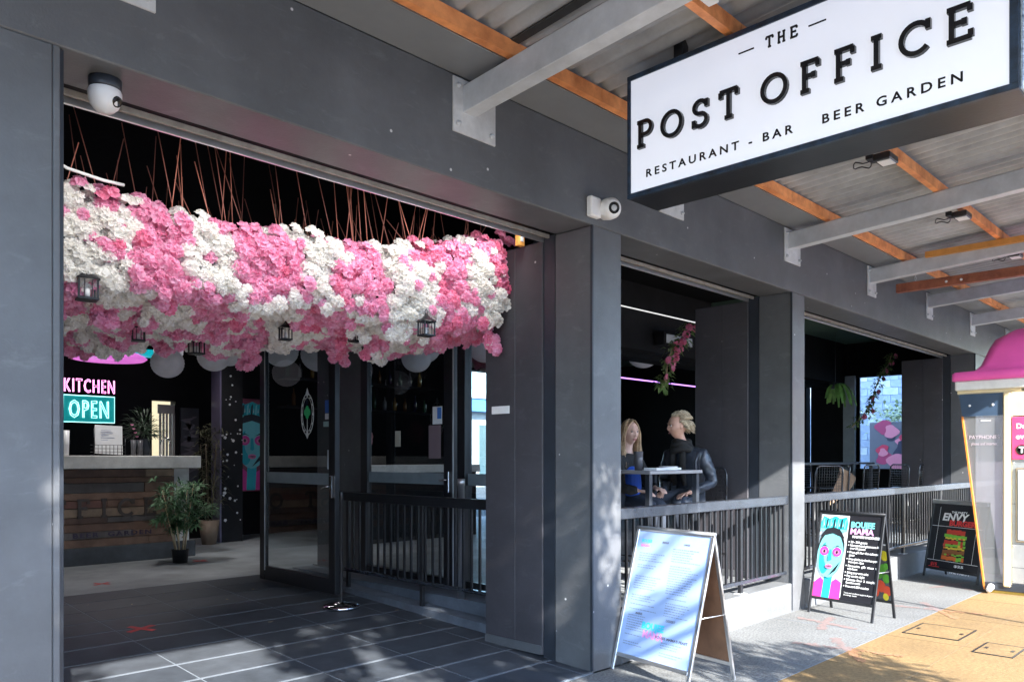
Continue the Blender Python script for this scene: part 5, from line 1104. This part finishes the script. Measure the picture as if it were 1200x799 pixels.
# ================================================================== PAYPHONE BOOTH
bt = thing('payphone_booth', 'payphone booth with bulging pink plastic roof, cream trim and slanted tinted side glass', 'phone booth', (10.0, 0, 0))
mb = MB(); secs = []                      # pink roof lofted from rounded rectangles
def rrect(x0, x1, y0, y1, r, z, n=6):
    o = []
    for cx, cy, a0 in ((x1-r, y1-r, 0), (x0+r, y1-r, 90), (x0+r, y0+r, 180), (x1-r, y0+r, 270)):
        for k in range(n+1): a = R(a0+90*k/n); o.append((cx+r*math.cos(a), cy+r*math.sin(a), z))
    return o
lv = [(0, 0, 2.385, .04), (0, 0, 2.465, .04), (.02, .02, 2.485, .04), (.10, .20, 2.50, .06), (.13, .25, 2.56, .1), (.17, .32, 2.75, .12), (.20, .37, 2.88, .14), (.28, .45, 2.96, .14), (.40, .56, 2.985, .12)]
for i, (ix, iy, z, r_) in enumerate(lv): secs.append(rrect(-.02+ix, 1.15-ix, -2.35+iy, -.69-iy, r_, z))
n = len(secs[0]); vs = [p for s in secs for p in s]
vs = [(x, y, z-(.05*math.exp(-((y+1.15)/.10)**2)+.04*math.exp(-((y+1.6)/.2)**2) if z > 2.8 else 0)) for x, y, z in vs]
fs = [(i*n+k, i*n+(k+1) % n, (i+1)*n+(k+1) % n, (i+1)*n+k) for i in range(len(lv)-1) for k in range(n)]+[tuple(range((len(lv)-1)*n, len(lv)*n)), tuple(range(n))[::-1]]
mb.add(vs, fs, 0, True); mb.build('pink_roof', M['pink'], bt)
box('cream_rim', mat('booth_rim_white', (.72, .72, .68), .4), (.0, 1.13, -2.33, -.72, 2.275, 2.384), .012, bt)
box('eave_bracket', M['creamy'], (.03, .2, -1.37, -.74, 2.235, 2.274), .004, bt)
mb = MB(); mb.prism([(-.76, 2.23), (-1.20, 2.23), (-1.20, 1.98), (-.795, 1.98)], 0, .03, lambda a, b, t_: (.02+t_, a, b)); wing = mb.build('navy_header', mat('booth_navy', (.04, .07, .12), .35), bt)
for a in (-.87, -1.10): MB().lathe([(0, 0), (.014, 0), (.012, .008), (0, .01)], (0, 0, 0), 10, mx=Matrix.Translation((.019, a, 2.10)) @ Matrix.Rotation(R(-90), 4, 'Y')).build('bolt', M['white'], wing)
mb = MB(); mb.prism([(-.797, 1.978), (-1.20, 1.978), (-1.20, .10), (-1.02, .10)], 0, .008, lambda a, b, t_: (.03+t_, a, b)); mb.build('side_glass', M['booth_glass'], bt)
mb = MB(); mb.prism([(-.785, 1.98), (-.803, 1.98), (-1.028, .03), (-1.010, .03)], 0, .035, lambda a, b, t_: (.015+t_, a, b)); mb.build('orange_edge_strip', M['orange'], bt)
mb = MB(); mb.prism([(-.765, 2.22), (-.785, 2.22), (-1.01, .03), (-.99, .03)], 0, .02, lambda a, b, t_: (.04+t_, a, b)); mb.build('edge_frame', M['trim'], bt)
gm = frame_mx((.028, -.86, 1.62), (0, -1, 0), (0, 0, 1))
for z_ in (1.0, .56, .3): box('panel_seam', M['trim'], (.0285, .0298, -2.25, -1.28, z_, z_+.004), 0, bt)
for a_, z_ in ((-1.3, 1.93), (-1.3, 1.45), (-1.3, .54), (-1.3, .16)): MB().lathe([(0, 0), (.009, 0), (.007, .005), (0, .006)], (0, 0, 0), 8, mx=Matrix.Translation((.029, a_, z_)) @ Matrix.Rotation(R(-90), 4, 'Y')).build('screw', M['galv'], bt)
put_text('glass_lettering', 'PAYPHONES', .06, flat((.5, .42, .46)), gm @ Matrix.Translation((0, .10, 0)), bt, .0005, width=.30); put_text('glass_lettering', 'phone and internet', .05, flat((.45, .38, .42)), gm @ Matrix.Translation((.02, .03, 0)), bt, .0005, width=.26)
MB().box(.12, .22, .30, .312, 0, .001, mx=gm).build('glass_dash', flat((.65, .6, .6)), bt)
box('corner_post', M['creamy'], (.0, .06, -1.275, -1.203, .08, 2.233), .012, bt)
box('upper_panel', M['creamy'], (.02, 1.1, -2.3, -1.277, 1.97, 2.233), 0, bt); box('pink_sign', mat('coral_pink_sign', (.80, .06, .18), .35), (.01, .05, -2.0, -1.285, 1.49, 1.955), .004, bt)
smx = frame_mx((.0085, -1.325, 1.83), (0, -1, 0), (0, 0, 1))
put_text('sign_lettering', 'Do', .075, M['white'], smx, bt, .001, bold=.003); put_text('sign_lettering', 'ov', .075, M['white'], smx @ Matrix.Translation((0, -.115, 0)), bt, .001, bold=.003)
MB().lathe([(0, .0), (.055, .0), (.055, .002), (0, .002)], (0, 0, 0), 24, mx=smx @ Matrix.Translation((.055, -.235, 0))).build('round_logo', M['ink'], bt)
put_text('logo_letter', 'T', .09, M['white'], smx @ Matrix.Translation((.03, -.265, .003)), bt, .001, bold=.004)
box('phone_body', M['boothsilver'], (.03, 1.1, -2.3, -1.277, .12, 1.965), .01, bt)
box('screen_frame', mat('bronze_frame', (.30, .26, .20), .4, .4), (.012, .029, -1.9, -1.32, .58, 1.40), .01, bt); box('screen', M['screen'], (.006, .013, -1.87, -1.345, .61, 1.37), .004, bt)
mb = MB()
for k in range(26): mb.box(.0045, .0062, -1.36-.2*rs.random()-.2, -1.36, .63+k*.028, .636+k*.028)
mb.build('screen_print', flat((.25, .36, .5)), bt)
box('base_plinth', M['trim'], (.02, 1.1, -2.3, -1.0, .03, .119), .006, bt); box('base_foot', mat('yellow_foot', (.5, .33, .05), .6), (.04, 1.08, -2.28, -1.06, 0, .029), 0, bt)
o = MB().lathe([(0, 0), (.028, .0), (.04, .10), (.037, .10), (.0, .02)], (0, 0, 0), 14, mx=Matrix.Translation((9.93, -1.08, .04)) @ Matrix.Rotation(R(75), 4, 'Y')).build('paper_cup', M['white']); tag(o, 'white paper cup lying at the foot of the payphone booth', 'cup')

# ================================================================== VINES, FERN, COURTYARD
def vine(name_label, pts, n, flowers, seed):
    t = thing('hanging_vine', name_label, 'vine', (0, 0, 0)); rv = random.Random(seed); MB().tube(pts, .010, 6).build('stem', M['stem'], t); mb = MB(); fl = MB(); P_ = [Vector(p) for p in pts]
    for i in range(n):
        f = rv.random()*(len(P_)-1); k = int(f); p = P_[k].lerp(P_[k+1], f-k); d = Vector((rv.uniform(-1, 1), rv.uniform(-1, 1), rv.uniform(-.8, .5))); p = p+d*.05
        leafblade(mb, p, d, rv.uniform(.05, .10), .045, .3)
    mb.build('foliage', mat('vine_leaf', (.08, .17, .04), .5, 0, .4, 10, c2=(.20, .30, .09)), t)
    for i in range(flowers):
        f = (i+.5)/flowers*(len(P_)-1)*.9; k = int(f); p = P_[k].lerp(P_[k+1], f-k); v, fcs = CL[i % 5]; mxv = Matrix.Translation(p+Vector((rv.uniform(-.07, .07), -.06, rv.uniform(-.05, .05)))) @ Matrix.Rotation(rv.random()*6, 4, 'Z') @ Matrix.Rotation(R(80), 4, 'X')
        MB().add(v, fcs, 0, False, mxv).build('blossom', M['pinkd'], t)
    return t
vine('pink-flowered leafy vine hanging beside the dark panel in the middle bay', [(7.95, 1.5, 3.05), (7.80, 1.5, 2.86), (7.62, 1.5, 2.78), (7.50, 1.5, 2.62), (7.46, 1.5, 2.45), (7.38, 1.5, 2.27)], 190, 13, 4)
vine('dusky leafy vine hanging across the bright opening at the far end', [(14.5, 1.5, 3.35), (14.6, 1.6, 3.15), (14.4, 1.65, 3.0), (14.3, 1.72, 2.7), (14.2, 1.75, 2.45), (14.1, 1.85, 2.25), (14.0, 2.0, 2.05)], 230, 8, 8)
t = thing('hanging_fern', 'green drooping staghorn fern hanging on the dark wall of the right-hand bay', 'fern', (13.9, 2.25, 2.78)); mb = MB(); rs = random.Random(9)
for i in range(30):
    a = rs.uniform(-.9, 4.0); L = rs.uniform(.40, .75); p = Vector((0, 0, 0)); d = Vector((math.cos(a)*.6, math.sin(a)*-.6, .3)); q = p; s = Vector((-d.y, d.x, 0)).normalized(); prev = None
    for k in range(8):
        wv = .019*math.sin(math.pi*(k+.5)/8.5)+.006; cur = [q-s*wv, q+Vector((0, 0, .008)), q+s*wv]
        if prev: mb.add(prev+cur, [(0, 1, 4, 3), (1, 2, 5, 4)], 0, True)
        prev = cur; q = q+(d+Vector((0, 0, -.42*k))).normalized()*L/8
mb.build('fronds', mat('fern_green', (.10, .26, .05), .5, 0, .3, 6, c2=(.20, .42, .10)), t); MB().lathe([(0, 0), (.08, 0), (.10, .10), (0, .10)], (0, 0, -.05), 12).build('basket', M['trim'], t); MB().tube([(0, 0, .05), (0, 0, .95)], .004, 4).build('wire', M['black'], t)
# courtyard beyond the end opening
struct('courtyard_ground', M['kerbc'], (16.2, 40, -1.0, 12, -.1, .2))
cw = thing('courtyard_wall', 'sunlit pale blue painted block wall beyond the end opening', 'wall', (22.0, 0, 0)); wm = mat('blue_block', (.42, .52, .66), .8, 0, .1, 6, .15); wm2 = mat('blue_block_pale', (.62, .70, .78), .8, 0, .1, 6, .15)
bme = [MB().box(0, .1, -.195, .195, 0, .19, .005).mesh('wall_block', m_) for m_ in (wm, wm2)]
for r_ in range(22):
    for c_ in range(13):
        o = link('wall_block', bme[(r_*7+c_*3) % 5 == 0], cw); o.location = (0, 1.9+(r_ % 2)*.2+c_*.4, .2+r_*.2)
box('mortar_backing', wm, (.02, .3, 1.6, 7.2, .2, 4.6), 0, cw)
mu = thing('graffiti_panel', 'pink and dark painted graffiti on the low wall beyond the end opening', 'graffiti', (20.8, 0, 0)); box('low_wall', flat((.16, .16, .18), .7), (0, .15, 2.75, 4.2, .2, 2.42), .01, mu); mb = MB()
for k in range(22): a0 = rs.uniform(0, 6); cy, cz, r_ = rs.uniform(2.9, 3.9), rs.uniform(1.3, 2.3), rs.uniform(.08, .26); mb.poly([(-.002-.0006*k, cy+r_*math.cos(q)*(1+.3*math.sin(3*q+a0)), cz+r_*math.sin(q)) for q in [-j*.35 for j in range(18)]], k % 4)
mb.build('painted_shapes', [flat((.62, .05, .10)), flat((.75, .25, .32)), flat((.05, .05, .08)), flat((.45, .06, .14))], mu)
gp = thing('courtyard_shrub', 'pale sunlit leafy shrub behind the graffiti wall', 'shrub', (21.3, 3.3, .2)); mb = MB()
for i in range(700): leafblade(mb, Vector((rs.gauss(0, .22), rs.gauss(0, .5), 2.35+rs.gauss(0, .22))), rdir(-.5, 1), rs.uniform(.1, .2), .09, .2)
mb.build('foliage', mat('shrub_leaf', (.22, .34, .10), .6, 0, .4, 5, c2=(.55, .62, .40)), gp); MB().tube([(0, 0, 0), (0, .1, 1.2), (0, 0, 2.3)], [.05, .04, .02], 6).build('trunk', M['bark'], gp)
o = MB().lathe([(.001, -.33), (.14, -.31), (.26, -.22), (.33, 0), (.26, .22), (.14, .31), (.001, .33)], (0, 0, 0), 22).build('round_lamp', M['white']); o.location = (21.2, 2.75, 3.05); tag(o, 'round white globe lamp above the shrub beyond the end opening', 'lamp')
gt = thing('courtyard_gate', 'dark barred gate in front of the blue wall beyond the end opening', 'gate', (19.5, 0, 0)); MB().tube([(0, 2.05, 2.12), (0, 2.62, 2.12)], .03, 6).build('top_bar', M['black'], gt); me = MB().box(-.02, .02, -.018, .018, .2, 2.12).mesh('gate_bar', M['black'])
for k in range(7): link('gate_bar', me, gt).location = (0, 2.08+k*.09, 0)
# rear yard seen through the back window
struct('rear_yard_ground', M['kerbc'], (-6, 60, 9.2, 60, -.1, .15))
rb_ = thing('rear_building', 'blue-fascia shop building beyond the rear window with an orange sign', 'building', (22, 24, 0)); box('wall', mat('rear_wall', (.45, .48, .50), .7), (-8, 12, 0, 6, 0, 3.7), 0, rb_); box('fascia', mat('rear_blue', (.10, .25, .50), .5), (-8.2, 12.2, -.6, 0, 3.7, 4.3), 0, rb_); box('roof', mat('rear_roof', (.7, .72, .75), .5), (-8.4, 12.4, -.7, 6, 4.3, 4.45), 0, rb_)
for k in range(7): w_ = box('window', mat('rear_frame', (.5, .5, .5), .5), (-7+k*2.6, -5+k*2.6, -.05, 0, .6, 3.2), 0, rb_); box('pane', mat('rear_pane', (.08, .13, .15), .1), (-6.92+k*2.6, -5.08+k*2.6, -.06, -.051, .7, 3.1), 0, w_)
box('orange_sign', flat((.7, .15, .05)), (-4.5, -2.3, -.8, -.7, 3.2, 3.9), 0, rb_)
t = thing('rear_lamp_post', 'slim lamp post with a flat cap beyond the rear window', 'lamp post', (14.5, 14, .15)); MB().tube([(0, 0, 0), (0, 0, 3.0)], .05, 8).build('pole', M['galv'], t); MB().lathe([(0, 0), (.3, .02), (.28, .07), (0, .12)], (0, 0, 3.0), 14).build('cap', M['alu'], t)
rw = thing('rear_window', 'tall rear window of the dining room behind the glazed partition', 'window', (12.15, 9.1, 0)); box('glass_pane', M['glass'], (-1.0, 1.0, -.003, .003, .25, 3.35), 0, rw)
for x in (-1.03, -.02, 1.0): box('mullion', M['black'], (x, x+.05, -.04, .04, .2, 3.4), 0, rw)

# ================================================================== STREET BEHIND THE CAMERA
def tree(x, y, h, cz, rx, ry, rz_, n, label, seed):
    rt = random.Random(seed); t = thing('street_tree', label, 'tree', (x, y, 0)); MB().tube([(0, 0, -.1), (.05, .03, h*.35), (.0, 0, cz-rz_*.4), (.1, 0, cz)], [.14, .11, .08, .04], 10).build('trunk', M['bark'], t)
    blobs = []
    for i in range(26):
        d = rdir(-.9, .95)*rt.uniform(.35, .95); p = Vector((d.x*rx, d.y*ry, cz+d.z*rz_)); blobs.append((p, rt.uniform(.2, .42) if x > 0 else rt.uniform(.35, .5)))
        if i < 12: MB().tube([(0, 0, cz-rz_*.5), tuple(p*.5+Vector((0, 0, (cz-rz_*.5)*.5))), tuple(p)], [.045, .03, .01], 6).build('limb', M['bark'], t)
    if x > 0: blobs += [(Vector((1.2, 0, 3.25)), .5), (Vector((1.85, -.2, 3.0)), .42), (Vector((1.55, .1, 2.75)), .4), (Vector((.4, 0, 2.9)), .45)]*3
    if x > 0:
        for gx in range(6):
            for gz in range(5): blobs += [(Vector((-1.75+gx*.36+rt.uniform(-.1, .1), rt.uniform(-.5, .5), 3.5+gz*.36+rt.uniform(-.1, .1))), rt.uniform(.17, .27))]*2
    else:
        for gz in range(6): blobs += [(Vector((.50+rt.uniform(-.05, .1), rt.uniform(-.4, .4), 3.75+gz*.26)), .24)]*3
    mb = MB()
    for i in range(n):
        p, r_ = blobs[i % len(blobs)]; q = p+rdir(-1, 1)*r_*rt.random()**.5
        if x > 0 and abs(q.x+x-2.67) < .28 and 3.55 < q.z < 4.95 and rt.random() < .62: continue
        leafblade(mb, q, rdir(-1, 1), rt.uniform(.08, .15), .06, .1)
    mb.build('crown', M['treeleaf'], t)
tree(2.45, -5.95, 5, 4.4, 1.75, 1.2, 1.55, 12500, 'street tree at the kerb behind the camera whose leaves dapple the porch', 21)
tree(-1.62, -6.1, 5.5, 4.7, .68, 1.2, 1.05, 9000, 'smaller street tree to the left behind the camera', 22)
sp = thing('street_sign_pole', 'thin galvanised parking sign pole at the kerb', 'sign pole', (7.55, -4.55, 0)); MB().tube([(0, 0, 0), (0, 0, 3.1)], .022, 10).build('pole', M['galv'], sp); box('sign_plate', M['white'], (-.15, .15, -.03, -.025, 2.6, 3.05), 0, sp)
ob = thing('opposite_shops', 'pale two-storey shop row across the street behind the camera', 'building', (0, -24, 0)); box('wall', mat('opp_wall', (.75, .76, .78), .8, 0, .1, 1), (-50, 70, -6, 0, 0, 7.5), 0, ob); box('awning', mat('opp_awning', (.35, .37, .38), .6), (-50, 70, 0, 3.2, 3.3, 3.7), 0, ob)
for k in range(24): w_ = box('window', mat('opp_frame', (.6, .6, .58), .5), (-48+k*5, -45.4+k*5, 0, .06, 4.7, 6.3), 0, ob); box('pane', mat('opp_pane', (.05, .07, .08), .1), (-47.9+k*5, -45.5+k*5, .061, .07, 4.8, 6.2), 0, w_); box('shop_window', MATS['opp_pane'], (-48+k*5, -44.4+k*5, .0, .05, .5, 2.9), 0, ob)
# extra round lanterns seen between the blossoms and through the glass
lantern(3.6, 5.6, 2.72, .16, 'small round paper lantern tucked behind the first pair above the counter'); lantern(5.3, 4.9, 2.78, .2, 'round paper lantern between the two seen at the top of the glass door'); lantern(6.5, 4.6, 2.95, .22, 'round paper lantern at the back left of the glazed screen')
